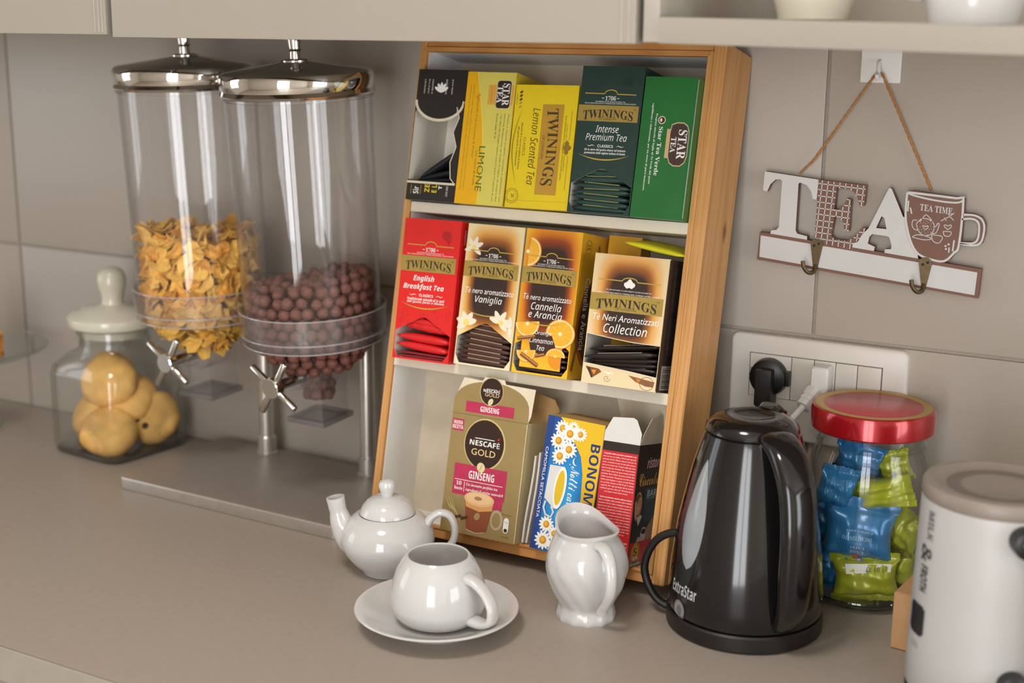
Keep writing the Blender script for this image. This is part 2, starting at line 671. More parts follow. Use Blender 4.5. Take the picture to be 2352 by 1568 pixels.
wall = tag(box('wall_back', XL, XR, .0035, .12, ZF, ZC, GROUT), kind='structure')
TW, TH, J = 1.2587, .4, .0021
zrows = [(-.6596 + .4, -.0002), (0.0, .2596), (.2596, .6596), (.6596, 1.0596), (1.0596, 1.4596)]
for zi, (za, zb) in enumerate(zrows[1:]):
    for k in range(-1, 4):
        xa = -.3 + k * TW
        xb = xa + TW
        box('tile', max(xa, XL) + J, min(xb, XR) - J, 0.0, .0055, za + (J if zi else .0), zb - J, TILE, wall, bevel=.0012, seg=2)

# ------------------------------------------------------------------ worktop and the base units under it
wt = thing('worktop', 'taupe laminate kitchen worktop with a pale front edge under all the tea things', 'worktop', (0.5, -.3, 0))
box('top', -2.7, 2.75, -.3236 + .001, .2995, -.038, 0, COUNTER, wt, bevel=.003)
box('front_edge', -2.7, 2.75, -.3236 - .0015, -.3236 + .0008, -.037, -.0006, EDGE, wt, bevel=.0006, seg=1)
bc = thing('base_cabinet', 'dark gap and pale doors of the base cabinet below the worktop edge', 'cabinet', (0.5, -.3, ZF))
box('body', -2.65, 2.7, -.24, .295, .1, .861, DARK, bc)
for k in range(9):
    box('door', -2.64 + k * .595, -2.05 + k * .595, -.262, -.242, .12, .82, CAB, bc, bevel=.002)
box('plinth', -2.65, 2.7, -.2, -.18, 0, .1, DARK, bc)

# ------------------------------------------------------------------ wall cabinets and open shelf
ca = thing('wall_cabinet', 'beige wall cabinet at the upper left above the cookie jar', 'cabinet', (-.2, -.17, .59))
box('carcass', -.85, .4545, -.148, .166, .004, .72, CAB, ca)
box('door', -.85, .4535, -.17, -.15, -.0095, .72, CAB, ca, bevel=.0015)
for sx in (.4365, .4425, .4475):
    box('edge_strip', sx, sx + .0016, -.1708, -.1695, -.007, .72, CABE, ca)
cb = thing('wall_cabinet', 'wide beige wall cabinet above the cereal dispenser and the wooden rack', 'cabinet', (.57, -.17, .588))
box('carcass', -.308, .319, -.148, .166, .004, .72, CAB, cb)
box('door', -.308, .3135, -.17, -.15, -.0103, .72, CAB, cb, bevel=.0018)
for sx in (.299, .306):
    box('edge_strip', sx, sx + .0018, -.1708, -.1695, -.009, .72, CABE, cb)
box('end_panel', .3185, .3337, -.1655, .166, -.0085, .72, CABE, cb, bevel=.001)
sh = thing('wall_shelf', 'open beige wall shelf at the upper right holding white crockery', 'shelf', (1.5, -.17, .5672), (0, .019, 0))
box('board', -.5957, .95, -.17, .168, 0, .0225, CAB, sh, bevel=.002)
box('wall_bracket', -.3, -.27, .06, .168, .0225, .06, CABE, sh, bevel=.002)
box('wall_bracket', .6, .63, .06, .168, .0225, .06, CABE, sh, bevel=.002)


def cup_prof(r0, r1, r2, h, th=.004):
    """outer profile foot -> belly -> rim, then inside back to the centre"""
    o = [(0, .002), (r0 * .8, .002), (r0 * .85, 0), (r0, 0), (r0 * 1.02, .004)]
    for k in range(1, 9):
        t = k / 8
        o.append((r0 + (r1 - r0) * math.sin(t * math.pi / 2) ** .9 + (r2 - r1) * t ** 3, .004 + (h - .004) * t))
    i = [(r - th, z) for r, z in reversed(o[5:])]
    return o + [(r2 - th * .5, h + th * .4)] + i[:-1] + [(i[-1][0] * .9, .010), (0, .009)]


c = thing('bowl', 'cream ceramic bowl on the open shelf, nearer to the cabinet', 'bowl', (1.0153, -.255, .6000))
lathe('body', cup_prof(.031, .047, .054, .075), CREAMC, c)
c = thing('cup', 'large white cup on the open shelf at the upper right corner', 'cup', (1.152, -.262, .5965))
lathe('body', cup_prof(.036, .047, .05, .085), PORC, c)
sweep('handle', catmull([(-.045, .0, .07), (-.066, -.004, .066), (-.072, -.004, .045), (-.06, 0, .026), (-.042, 0, .022)]), .0045, PORC, c)

# ------------------------------------------------------------------ cereal dispenser
cd = thing('cereal_dispenser', 'double cereal dispenser with clear canisters, chrome lids and steel base plate', 'dispenser', (.29, -.13, 0))
bx0, bx1, by0, by1 = .110 - .29, .4705 - .29, -.228 + .13, -.024 + .13
bm = bmesh.new()
bmesh.ops.create_cube(bm, size=1)
for v in bm.verts:
    v.co = Vector((bx0 + (v.co.x + .5) * (bx1 - bx0), by0 + (v.co.y + .5) * (by1 - by0), .0006 + (v.co.z + .5) * .0155))
    v.co.y -= .009 * (v.co.x / .36)
ve = [e for e in bm.edges if abs(e.verts[0].co.z - e.verts[1].co.z) > .01]
bmesh.ops.bevel(bm, geom=ve, offset=.010, segments=5, profile=.5, affect='EDGES')
te = [e for e in bm.edges if e.verts[0].co.z > .012 and e.verts[1].co.z > .012]
bmesh.ops.bevel(bm, geom=te, offset=.0022, segments=3, profile=.5, affect='EDGES')
bp_ = bm_obj('base_plate', bm, [STEELD, STEEL], cd)
for p_ in bp_.data.polygons:
    p_.material_index = 0 if p_.normal.z > .95 else 1
for px, py in ((.2135 - .29, -.044 + .13), (.3885 - .29, -.051 + .13)):
    pole = lathe('pole', [(0, .016), (.0098, .016), (.0098, .226), (0, .227)], STEEL, cd, n=28, c=(px, py))
    lathe('collar', [(0, .0162), (.0145, .0162), (.0148, .018), (.0128, .020), (.0128, .040), (.0112, .042), (0, .042)], STEEL, pole, n=28, c=(px, py))
    box('clamp', px - .012, px + .012, py - .05, py + .011, .205, .222, STEEL, pole, bevel=.002)


def canister(top, bot, R, lid_scale=1.0):
    """Canister frame: axis from chute bottom (bot) up to lid (top); returns its world matrix and length."""
    ax = (Vector(top) - Vector(bot))
    L = ax.length
    q = Vector((0, 0, 1)).rotation_difference(ax.normalized())
    return Matrix.Translation(Vector(bot)) @ q.to_matrix().to_4x4(), L


def to_local(M, o):
    o.matrix_local = Matrix.Translation(Vector((-.29, .13, 0))) @ M
    return o


def build_canister(top, bot, R, zr0, zr1, zc, hub_len, hubz):
    """zr0/zr1 ring bottom/top, zc cone foot, all along the axis from the chute bottom"""
    M, L = canister(top, bot, R)
    RR = R - .0015
    t = .002
    zl = L - .030
    can = to_local(M, lathe('canister', [(RR - .003, zr0), (RR, zl + .008), (RR - t, zl + .008), (RR - .003 - t, zr0)], PLEX, cd, n=72, close=True))
    lathe('ring', [(R - .004, zr0), (R + .001, zr0 + .001), (R + .0025, zr1 - .001), (R + .0015, zr1), (R - .001, zr1), (R - .0015, zr0 + .003)], PLEXM, can, n=72, close=True)
    # lid: rolled chrome rim, shallow cone, knob
    lid = lathe('lid', [(R - .003, zl + .001), (R + .001, zl), (R + .0035, zl + .003), (R + .0015, zl + .0075), (R + .003, zl + .012),
                        (R + .0035, zl + .021), (R + .0015, zl + .0265), (R - .004, zl + .029), (R * .6, zl + .0335), (R * .25, zl + .0375),
                        (.017, zl + .0385), (.017, zl + .040), (.012, zl + .0415), (0, zl + .042)], CHROME, can, n=72)
    lathe('lid_knob', [(.007, zl + .041), (.0065, zl + .050), (.0078, zl + .052), (.0072, zl + .053), (.0083, zl + .066), (.0078, zl + .068), (0, zl + .0685)], CHROME, lid, n=28)
    lathe('gasket', [(R - .004, zl - .004), (R + .0003, zl - .004), (R + .0008, zl - .001), (R - .004, zl - .001)], PLEXM, can, n=72, close=True)
    # funnel below the ring: round to square
    n = 48
    vs, fs = [], []
    half = .0265
    ang0 = math.radians(42)   # a corner of the chute points this way from -y
    lv = [(zr0 + .002, 0, R - .002), (zr0 - .010, 0, R - .003), ((zr0 + zc) / 2 + .006, .25, R * .80), (zc + .01, .8, 0), (zc, 1, 0)]
    for z, q, r in lv:
        for i in range(n):
            a = 2 * math.pi * i / n
            b = (a - (ang0 - math.pi / 2)) % (math.pi / 2) - math.pi / 4
            sq = half / math.cos(b)
            rr = (1 - q) * max(r, R * .72 if q == .8 else 0) + q * sq
            vs.append((rr * math.cos(a), rr * math.sin(a), z))
    inner = [(x * .965, y * .965, z) for x, y, z in vs]
    k = len(vs)
    for j in range(len(lv) - 1):
        for i in range(n):
            i2 = (i + 1) % n
            fs.append((j * n + i, j * n + i2, (j + 1) * n + i2, (j + 1) * n + i))
            fs.append((k + j * n + i2, k + j * n + i, k + (j + 1) * n + i, k + (j + 1) * n + i2))
    for e in (0, (len(lv) - 1) * n):
        for i in range(n):
            i2 = (i + 1) % n
            fs.append((e + i, e + i2, k + e + i2, k + e + i))
    fn_ = mesh('funnel', vs + inner, fs, PLEXF, can, auto=30)
    for nm_, rr_, zz_, pa_ in (('ring_rim', R + .0022, zr1, can), ('ring_rim', R + .0010, zr0 + .001, can), ('funnel_rim', R - .0015, zr0 - .010, fn_)):
        lathe(nm_, [(rr_ + .0010 * math.cos(q_ * math.pi / 4), zz_ + .0010 * math.sin(q_ * math.pi / 4)) for q_ in range(8)], PLEXR, pa_, n=72, close=True)
    # square chute with a foot flange, plus the clear paddle housing inside
    Rz = Matrix.Rotation(ang0 - math.pi / 4, 4, 'Z')
    B = Bag()
    h2 = half - .002
    for sgn in (0, 1, 2, 3):
        rot = Matrix.Rotation(sgn * math.pi / 2, 4, 'Z')
        vv = [Rz @ rot @ Vector(p) for p in ((-half, -half, 0), (half, -half, 0), (half, -half, zc), (-half, -half, zc),
                                             (-h2, -h2, 0), (h2, -h2, 0), (h2, -h2, zc), (-h2, -h2, zc))]
        B.add(vv, [(0, 1, 2, 3), (5, 4, 7, 6), (0, 4, 5, 1), (3, 2, 6, 7)], PLEXM)
    ch = B.build('chute', can)
    fl = Bag()
    f1, f0, z0, z1 = half + .0030, half - .003, -.001, .0055
    vv = [Rz @ Vector(p) for p in ((-f0, -f0, .0015), (f0, -f0, .0015), (f0, f0, .0015), (-f0, f0, .0015), (-f0, -f0, .0035), (f0, -f0, .0035), (f0, f0, .0035), (-f0, f0, .0035))]
    fl.add(vv, [(3, 2, 1, 0), (4, 5, 6, 7)], FLANGE_INFILL)  # added pane; its dark tint stands for the dimness inside the open bottom
    for sgn in range(4):
        rot = Matrix.Rotation(sgn * math.pi / 2, 4, 'Z')
        vv = [Rz @ rot @ Vector(p) for p in ((-f1, -f1, z0), (f1, -f1, z0), (f1, -f1, z1), (-f1, -f1, z1),
                                             (-f0, -f0, z0), (f0, -f0, z0), (f0, -f0, z1), (-f0, -f0, z1))]
        fl.add(vv, [(0, 1, 2, 3), (5, 4, 7, 6), (0, 4, 5, 1), (3, 2, 6, 7)], FLANGE_INFILL)
    fl.build('chute_flange', ch)
    # paddle housing: short clear drum across the chute along the shaft
    sd = Vector((-.087, -.996, 0)).normalized()
    Q = Vector((0, 0, 1)).rotation_difference(sd).to_matrix().to_4x4()
    pad = lathe('paddle', [(0, -.02), (.0215, -.02), (.0215, .02), (0, .02)], PLEXM, can, n=24)
    pad.matrix_local = Matrix.Translation((0, 0, hubz)) @ Q
    # shaft, hub and four spokes
    kn = lathe('dispensing_knob', [(0, .022), (.0065, .022), (.0065, hub_len - .014), (.0125, hub_len - .012), (.0130, hub_len - .001), (.0118, hub_len), (0, hub_len)], CHROME, can, n=28)
    kn.matrix_local = Matrix.Translation((0, 0, hubz)) @ Q
    for i in range(4):
        a = math.radians(45 + 90 * i + 6)
        d = Vector((math.cos(a), math.sin(a), 0))
        sweep('spoke', [d * .011 + Vector((0, 0, hub_len - .007)), d * .039 + Vector((0, 0, hub_len - .007)), d * .0402 + Vector((0, 0, hub_len - .007))],
              [.0042, .0045, .0034], CHROME, kn, n=14)
    lathe('shaft_socket', [(.0065, .027), (.014, .0275), (.014, .040), (.0065, .041)], PLEXM, kn, n=28, close=True)
    return can, Matrix.Translation((0, 0, 0)) @ M, L


FLANGE_INFILL = glass('flange_and_dark_infill', (.62, .60, .61), (.34, .32, .34), milky=.12, f0=.05)
canL, ML, LL = build_canister((.170, -.126, .546), (.1725, -.106, .112), .0885, .120, .150, .066, .078, .058)
canR, MR, LR = build_canister((.3645, -.151, .543), (.3695, -.126, .110), .0888, .116, .147, .064, .086, .061)

# ------------------------------------------------------------------ the cereal: outer pieces one by one, the core behind them as a loose mass
FLAKE = mat('corn_flake', 'f3c05a', .6, var=.14, scale=160, bump=.4, bscale=500)
FLAKE2 = mat('toasted_flake', 'e3a23c', .6, var=.3, scale=120, bump=.5, bscale=400)
CHOC = mat('chocolate_cereal', '78493c', .42, var=.28, scale=260, bump=.7, bscale=700)


def blob(r, sub, amp, seed, sx=1, sy=1, sz=1, freq=3.0):
    rnd = random.Random(seed)
    ph = [(rnd.uniform(0, 6.28), rnd.uniform(-1, 1), rnd.uniform(-1, 1), rnd.uniform(-1, 1)) for _ in range(6)]
    bm = bmesh.new()
    bmesh.ops.create_icosphere(bm, subdivisions=sub, radius=1)
    for v in bm.verts:
        k = 1 + amp * sum(math.sin(p + freq * (a * v.co.x + b * v.co.y + c * v.co.z)) for p, a, b, c in ph) / 3
        v.co = Vector((v.co.x * r * k * sx, v.co.y * r * k * sy, v.co.z * r * k * sz))
    return bm


def flake_mesh(seed):
    """crinkled, curled flake with a ragged outline and some thickness"""
    rnd = random.Random(seed)
    n = 11
    ring = [(1 + rnd.uniform(-.34, .22)) for _ in range(n)]
    cx, cy, tw = rnd.uniform(.25, .65), rnd.uniform(-.35, .2), rnd.uniform(-.4, .4)
    vs = [(0, 0, rnd.uniform(-.05, .12))]
    for f in (.38, .72, 1.0):
        for i in range(n):
            a = 2 * math.pi * (i + rnd.uniform(-.2, .2)) / n
            x, y = f * ring[i] * math.cos(a), f * ring[i] * math.sin(a) * .82
            vs.append((x, y, cx * x * x + cy * y * y + tw * x * y + rnd.uniform(-.13, .13)))
    s = .0140
    top = [(x * s, y * s, z * s + .0006) for x, y, z in vs]
    botv = [(x * s, y * s, z * s - .0006) for x, y, z in vs]
    fs = []
    k = len(top)
    for i in range(n):
        i2 = (i + 1) % n
        fs += [(0, 1 + i, 1 + i2), (k, k + 1 + i2, k + 1 + i)]
        for f in (0, 1):
            a, b, c, d = 1 + f * n + i, 1 + f * n + n + i, 1 + f * n + n + i2, 1 + f * n + i2
            fs += [(a, b, c, d), (k + a, k + d, k + c, k + b)]
        fs.append((1 + 2 * n + i, k + 1 + 2 * n + i, k + 1 + 2 * n + i2, 1 + 2 * n + i2))
    return top + botv, fs


protos = []
for s in range(8):
    v, f = flake_mesh(s)
    me = bpy.data.meshes.new('corn_flake')
    me.from_pydata(v, [], f)
    me.materials.append(FLAKE if s % 4 else FLAKE2)
    me.polygons.foreach_set('use_smooth', [True] * len(me.polygons))
    me.set_sharp_from_angle(angle=math.radians(32))
    protos.append(me)


def fill_radius(z, zc, zr0, R):
    """inner radius of the canister at height z along its axis"""
    if z >= zr0 - .01:
        return R - .008
    if z < zc:
        return .0225
    t = (z - zc) / (zr0 - .01 - zc)
    return .027 + (R - .010 - .027) * t ** .6


CAMLOC_L = ML.inverted() @ CAM_POS
CAMLOC_R = MR.inverted() @ CAM_POS


def facing(a, cl):
    return math.cos(a - math.atan2(cl.y, cl.x))


rf = random.Random(21)
spots = []
ztopL = LL - .221
z = .070
while z < ztopL + .012:
    r = fill_radius(z, .066, .120, .0885) - .0115
    n = max(7, int(2 * math.pi * r / .0195))
    for i in range(n):
        a = 2 * math.pi * (i + rf.random() * .8) / n
        zt = ztopL + .008 * math.sin(2 * a + 1) + .005 * math.sin(5 * a)
        if z < zt:
            spots.append((facing(a, CAMLOC_L), r + rf.uniform(-.002, .002), a, z + rf.uniform(-.004, .004), False))
    z += .0132
for k in range(46):
    a, q = rf.uniform(0, 6.283), math.sqrt(rf.random()) * .066
    spots.append((.9, q, a, ztopL + .006 * math.sin(2 * a + 1) + rf.uniform(-.001, .008), True))
spots.sort(reverse=True)
core = Bag()
for idx, (fc, r, a, z, flat) in enumerate(spots):
    pos = Vector((r * math.cos(a), r * math.sin(a), z))
    nrm = Vector((math.cos(a), math.sin(a), .25)).normalized() if not flat else Vector((rf.uniform(-.6, .6), rf.uniform(-.6, .6), 1)).normalized()
    nrm = (nrm + Vector((rf.uniform(-.5, .5), rf.uniform(-.5, .5), rf.uniform(-.5, .5)))).normalized()
    Mq = nrm.to_track_quat('Z', 'Y').to_matrix().to_4x4() @ Matrix.Rotation(rf.uniform(0, 6.28), 4, 'Z') @ Matrix.Scale(rf.uniform(.85, 1.2), 4)
    Mw = ML @ Matrix.Translation(pos) @ Mq
    if idx < 298:
        o = bpy.data.objects.new('corn_flake', protos[idx % 8])
        o.matrix_world = Mw
        COL.objects.link(o)
        tag(o, 'golden corn flake in the left clear canister of the cereal dispenser', 'corn flake', 'corn flakes in the left canister')
    else:
        pm = protos[idx % 8]
        core.add([Mw @ v.co for v in pm.vertices], [tuple(p.vertices) for p in pm.polygons], FLAKE)
for k in range(420):
    z = rf.uniform(.068, ztopL - .006)
    r = math.sqrt(rf.random()) * max(.006, fill_radius(z, .066, .120, .0885) - .018)
    a = rf.uniform(0, 6.283)
    Mw = ML @ Matrix.Translation((r * math.cos(a), r * math.sin(a), z)) @ Matrix.Rotation(rf.uniform(0, 6), 4, (rf.random(), rf.random(), rf.random() + .1)) @ Matrix.Scale(1.2, 4)
    pm = protos[k % 8]
    core.add([Mw @ v.co for v in pm.vertices], [tuple(p.vertices) for p in pm.polygons], FLAKE if k % 2 else FLAKE2)
tag(core.build('corn_flakes', smooth=True), 'mass of golden corn flakes filling the middle of the left canister', 'cereal', kind='stuff')

balls = []
for s in range(4):
    bm = blob(.0076, 2, .07, s, freq=5)
    me = bpy.data.meshes.new('chocolate_cereal_ball')
    bm.to_mesh(me); bm.free()
    me.materials.append(CHOC)
    me.polygons.foreach_set('use_smooth', [True] * len(me.polygons))
    balls.append(me)
spots = []
ztopR = LR - .2590
z = .008
row = 0
while z < ztopR + .02:
    r = fill_radius(z, .064, .116, .0888) - .0068
    n = max(5, int(2 * math.pi * r / .0158))
    for i in range(n):
        a = 2 * math.pi * (i + .5 * (row % 2) + rf.uniform(-.12, .12)) / n
        zt = ztopR + .010 * math.cos(a - math.radians(25)) + .002
        if z < zt and (z > .03):
            spots.append((facing(a, CAMLOC_R), r + rf.uniform(-.0008, .0008), a, z + rf.uniform(-.0015, .0015)))
    z += .0131
    row += 1
for k in range(400):
    x, y = rf.uniform(-.075, .075), rf.uniform(-.075, .075)
    q = math.hypot(x, y)
    if q > .067 or any(abs(s[0] - 2) < .01 and (s[1] * math.cos(s[2]) - x) ** 2 + (s[1] * math.sin(s[2]) - y) ** 2 < .0142 ** 2 for s in spots):
        continue
    a = math.atan2(y, x)
    spots.append((2, q, a, ztopR + .010 * q / .075 * math.cos(a - math.radians(25)) + rf.uniform(-.001, .003)))
spots.sort(reverse=True)
coreb = Bag()
for idx, (fc, r, a, z) in enumerate(spots):
    Mw = MR @ Matrix.Translation((r * math.cos(a), r * math.sin(a), z)) @ Matrix.Rotation(rf.uniform(0, 6), 4, (rf.random(), rf.random(), rf.random() + .1)) @ Matrix.Scale(rf.uniform(.92, 1.06), 4)
    pm = balls[idx % 4]
    if idx < 296:
        o = bpy.data.objects.new('chocolate_cereal_ball', pm)
        o.matrix_world = Mw
        COL.objects.link(o)
        tag(o, 'round brown chocolate cereal ball in the right clear canister', 'cereal ball', 'chocolate cereal balls in the right canister')
    else:
        coreb.add([Mw @ v.co for v in pm.vertices], [tuple(p.vertices) for p in pm.polygons], CHOC)
for k in range(260):
    z = rf.uniform(.03, ztopR - .008)
    r = math.sqrt(rf.random()) * max(.008, fill_radius(z, .064, .116, .0888) - .020)
    a = rf.uniform(0, 6.283)
    pm = balls[k % 4]
    Mw = MR @ Matrix.Translation((r * math.cos(a), r * math.sin(a), z))
    coreb.add([Mw @ v.co for v in pm.vertices], [tuple(p.vertices) for p in pm.polygons], CHOC)
tag(coreb.build('chocolate_cereal', smooth=True), 'mass of brown chocolate cereal filling the middle of the right canister', 'cereal', kind='stuff')

# ------------------------------------------------------------------ cookie jar with cookies
jx, jy = -.017, -.090
ja = math.atan2(-.075, .062)      # direction of the corner that points at the viewer
jar = thing('cookie_jar', 'square clear glass cookie jar with round cream lid and ball knob', 'jar', (jx, jy, 0), (0, 0, ja - math.pi / 4))


def sq_round(half, e, n=64):
    """superellipse ring, side half-width `half`, exponent e"""
    out = []
    for i in range(n):
        a = 2 * math.pi * i / n
        ca, sa = math.cos(a), math.sin(a)
        q = (abs(ca) ** e + abs(sa) ** e) ** (-1 / e)
        out.append((half * q * ca, half * q * sa))
    return out


def ring_stack(levels, n=64):
    vs, fs = [], []
    for half, e, z in levels:
        vs += [(x, y, z) for x, y in sq_round(half, e, n)]
    for j in range(len(levels) - 1):
        for i in range(n):
            i2 = (i + 1) % n
            fs.append((j * n + i, j * n + i2, (j + 1) * n + i2, (j + 1) * n + i))
    fs.append(tuple(range(n - 1, -1, -1)))
    fs.append(tuple((len(levels) - 1) * n + i for i in range(n)))
    return vs, fs


jl = [(.065, 7, .0005), (.0695, 7, .004), (.071, 7, .012), (.071, 7, .112), (.069, 6, .126), (.061, 3.2, .139), (.0515, 2.2, .147), (.049, 2, .152), (.049, 2, .168), (.052, 2, .171), (.0525, 2, .175),
      (.050, 2, .177), (.0465, 2, .175), (.0465, 2, .153), (.058, 3.2, .138), (.066, 6, .124), (.0675, 7, .112), (.0675, 7, .014), (.065, 7, .009)]
v, f = ring_stack(jl)
mesh('glass_body', v, f, GLASS, jar, auto=50)
v, f = ring_stack([(.0650, 7, .0008), (.0680, 7, .004), (.0680, 7, .008), (.065, 7, .0085)])
mesh('glass_base', v, f, GLASSB, jar, auto=50)
lid = lathe('lid', [(0, .166), (.0455, .166), (.0455, .1775), (.0535, .1775), (.0625, .182), (.0645, .1875), (.0635, .194), (.058, .1985), (.046, .2015), (.042, .205), (.022, .2075), (.016, .211), (0, .212)], CREAMC, jar)
lathe('lid_knob', [(.016, .2095), (.0148, .216), (.016, .224), (.0195, .236), (.0205, .245), (.0185, .254), (.013, .2605), (.006, .263), (0, .2635)], CREAMC, lid, n=32)

COOK = mat('pale_cookie', 'dfae62', .75, var=.14, scale=60, bump=.5, bscale=250)
CHIP = mat('chocolate_chip', '33201a', .5)
spec = [  # position relative to the jar, radius, half thickness, facing normal, label
    ((.020, -.040, .032), .040, .021, (.35, -.55, .85), 'golden cookie lying at the jar bottom nearest the front corner'),
    ((-.046, .002, .020), .030, .015, (-.1, -.3, 1), 'small flat cookie at the bottom left of the cookie jar'),
    ((.042, .022, .042), .039, .019, (.55, -.75, .45), 'round cookie with two dark chips leaning on the right jar wall'),
    ((-.036, -.020, .047), .034, .017, (-.45, -.7, .6), 'golden cookie leaning on the left side above the flat one'),
    ((.006, .010, .066), .044, .020, (.15, -.5, .85), 'large cookie lying slanted in the middle of the jar pile'),
    ((-.006, -.010, .096), .041, .019, (.30, -.85, .35), 'pale round cookie standing on top of the jar pile'),
]
for i, (pp, r, th, nn, lb) in enumerate(spec):
    q = Vector((0, 0, 1)).rotation_difference(Vector(nn).normalized())
    o = thing('cookie', lb, 'cookie', (jx + pp[0], jy + pp[1], pp[2] + .004), q.to_euler(), 'cookies in the glass jar')
    rnd = random.Random(40 + i)
    ph = [rnd.uniform(0, 6.28) for _ in range(8)]
    n = 40
    vs, fs = [], []
    prof = [(0, 1), (.3, .985), (.55, .93), (.75, .80), (.89, .58), (.97, .30), (1.0, .02), (.975, -.30), (.90, -.58), (.75, -.80), (.5, -.93), (0, -1)]
    for rr, zz in prof:
        for k in range(n):
            a = 2 * math.pi * k / n
            w = 1 + .03 * math.sin(3 * a + ph[0]) + .02 * math.sin(5 * a + ph[1]) + .012 * math.sin(11 * a + ph[2])
            zz2 = zz * (1 + .06 * math.sin(2 * a + ph[3]) * rr)
            vs.append((max(rr, 1e-4) * r * w * math.cos(a), max(rr, 1e-4) * r * w * math.sin(a), zz2 * th))
    for j in range(len(prof) - 1):
        for k in range(n):
            k2 = (k + 1) % n
            fs.append((j * n + k, (j + 1) * n + k, (j + 1) * n + k2, j * n + k2))
    mesh('biscuit', vs, fs, COOK, o, auto=60)
    if i == 2:
        for cx, cy in ((-.30, -.40), (.10, -.45)):
            bm = blob(.0048, 2, .1, int(cx * 90))
            bm.transform(Matrix.Translation((cx * r, cy * r, th * .93)))
            bm_obj('chocolate_chip', bm, CHIP, o)

# ------------------------------------------------------------------ glass cake stand and pastry at the left edge
ck = thing('cake_stand', 'clear glass cake stand cut off by the left edge of the photo', 'cake stand', (-.285, -.145, -.0)); ck.scale = (1, 1, .96)
lathe('plate', [(0, .122), (.06, .121), (.115, .122), (.130, .1285), (.131, .131), (.1285, .132), (.114, .1265), (.06, .1255), (0, .126)], GLASS, ck, n=64)
lathe('pedestal', [(0, 0.0005), (.055, .0005), (.057, .004), (.03, .014), (.011, .03), (.009, .075), (.013, .105), (.03, .121), (0, .121)], GLASS, ck, n=40)
PAST = mat('baked_pastry', 'd38f3c', .5, var=.35, scale=45, bump=.4, bscale=180)
ps = thing('pastry', 'golden brown pastry slice on the glass cake stand', 'pastry', (-.222, -.165, .1213), (0, 0, .5))
bm = bmesh.new()
bmesh.ops.create_cube(bm, size=1)
bmesh.ops.subdivide_edges(bm, edges=bm.edges[:], cuts=5, use_grid_fill=True)
for v in bm.verts:
    q = v.co.copy()
    v.co = Vector((q.x * .075, q.y * .055 * (1 - .5 * max(0, q.x)), .0005 + (q.z + .5) * .048 * (1 - .35 * (q.x + .3) ** 2))) + Vector((.0015 * math.sin(60 * q.y), .0015 * math.sin(40 * q.z), 0))
bmesh.ops.bevel(bm, geom=[e for e in bm.edges if e.calc_face_angle(0) > .8], offset=.006, segments=2, affect='EDGES')
bm_obj('crumb', bm, PAST, ps)
bm = blob(.03, 3, .12, 5, 1.0, .8, .28)
bm.transform(Matrix.Translation((-.004, 0, .0475)))
bm_obj('glazed_top', bm, mat('glazed_crust', 'a9551d', .3, var=.3, scale=60, bump=.3), ps)

# ================================================================== wooden rack leaning on the wall, and the boxes in it
SX, SY, LEAN = .4954, -.20361, .21513
SW, SH, SD = .3777, .5760, .0824
CL, SL = math.cos(LEAN), math.sin(LEAN)


def ST(u, v, w):
    """rack frame: u along the front, v up the front, w into the rack"""
    return Vector((SX + u, SY + v * SL + w * CL, v * CL - w * SL + SD * SL))


RROT = (-LEAN, 0, 0)
rk = thing('display_rack', 'pine box rack with cream shelves leaning on the tiled wall', 'rack', ST(0, 0, 0), RROT)
FT = .0125
FL = .0085
ST1, ST2 = .3845, .2030      # tops of the two shelves (front edge)


def frame_bar(nm, pts_lo, pts_hi, axis, m):
    pass


box('side_board', 0, FL, .0, SD, 0, SH, PINE, rk, bevel=.0022)
box('side_board', SW - FT - .002, SW, .0, SD, 0, SH, PINE, rk, bevel=.0035, seg=3)
box('top_board', FL, SW - FT - .002, .001, SD, SH - .0125, SH, PINEH, rk, bevel=.0015)
box('bottom_board', FL, SW - FT - .002, .001, SD, 0, .0125, PINEH, rk, bevel=.0015)
# inner lip moulding round the opening
box('inner_lip', FL - .001, FL + .0017, -.0012, .006, .0105, SH - .0105, PINE, rk, bevel=.0008, seg=1)
box('inner_lip', SW - FT - .0075, SW - FT - .001, -.0012, .006, .0105, SH - .0105, PINE, rk, bevel=.0008, seg=1)
box('inner_lip', FL, SW - FT - .004, -.0012, .006, .0105, .0145, PINEH, rk, bevel=.0008, seg=1)
box('inner_lip', FL, SW - FT - .004, -.0012, .006, SH - .0165, SH - .0105, PINEH, rk, bevel=.0008, seg=1)
box('back_panel', .004, SW - .004, SD - .005, SD - .001, .004, SH - .004, PLY, rk)
box('lining', FL + .0014, FL + .0022, .004, SD - .005, .0125, SH - .0125, WHITE, rk)
box('lining', SW - FT - .0045, SW - FT - .002, .004, SD - .005, .0125, SH - .0125, WHITE, rk)
box('lining', FL + .0022, SW - FT - .0045, .004, SD - .005, SH - .0145, SH - .0125, WHITE, rk)
box('lining', FL + .0022, SW - FT - .0045, .0065, SD - .005, .0125, .0135, WHITE, rk)
IX0, IX1 = FL + .0023, SW - FT - .0046
box('shelf', IX0, IX1, -.001, SD - .0055, ST1 - .0125, ST1, CREAMSH, rk, bevel=.0008, seg=1)
box('shelf', IX0, IX1, -.001, SD - .0055, ST2 - .0125, ST2, CREAMSH, rk, bevel=.0008, seg=1)


def ink(h, rough=.42, metal=0.0):
    return mat('ink_' + h + ('m' if metal else ''), h, rough, metal, var=.02, scale=80)


INNER = mat('carton_inside', 'd6d1c8', .75, var=.04, scale=60)
BOARD = mat('carton_board', 'd9cdb4', .75, var=.05, scale=60)
BROWN = mat('carton_kraft', 'b9925c', .75, var=.08, scale=60)
GOLD = mat('gold_band', 'b49a50', .32, .35, var=.06, scale=50)
GOLDL = mat('gold_line', 'c8a84b', .35, .3, var=.03)
INKD = ink('2e2219')
INKW = ink('ece9e2')


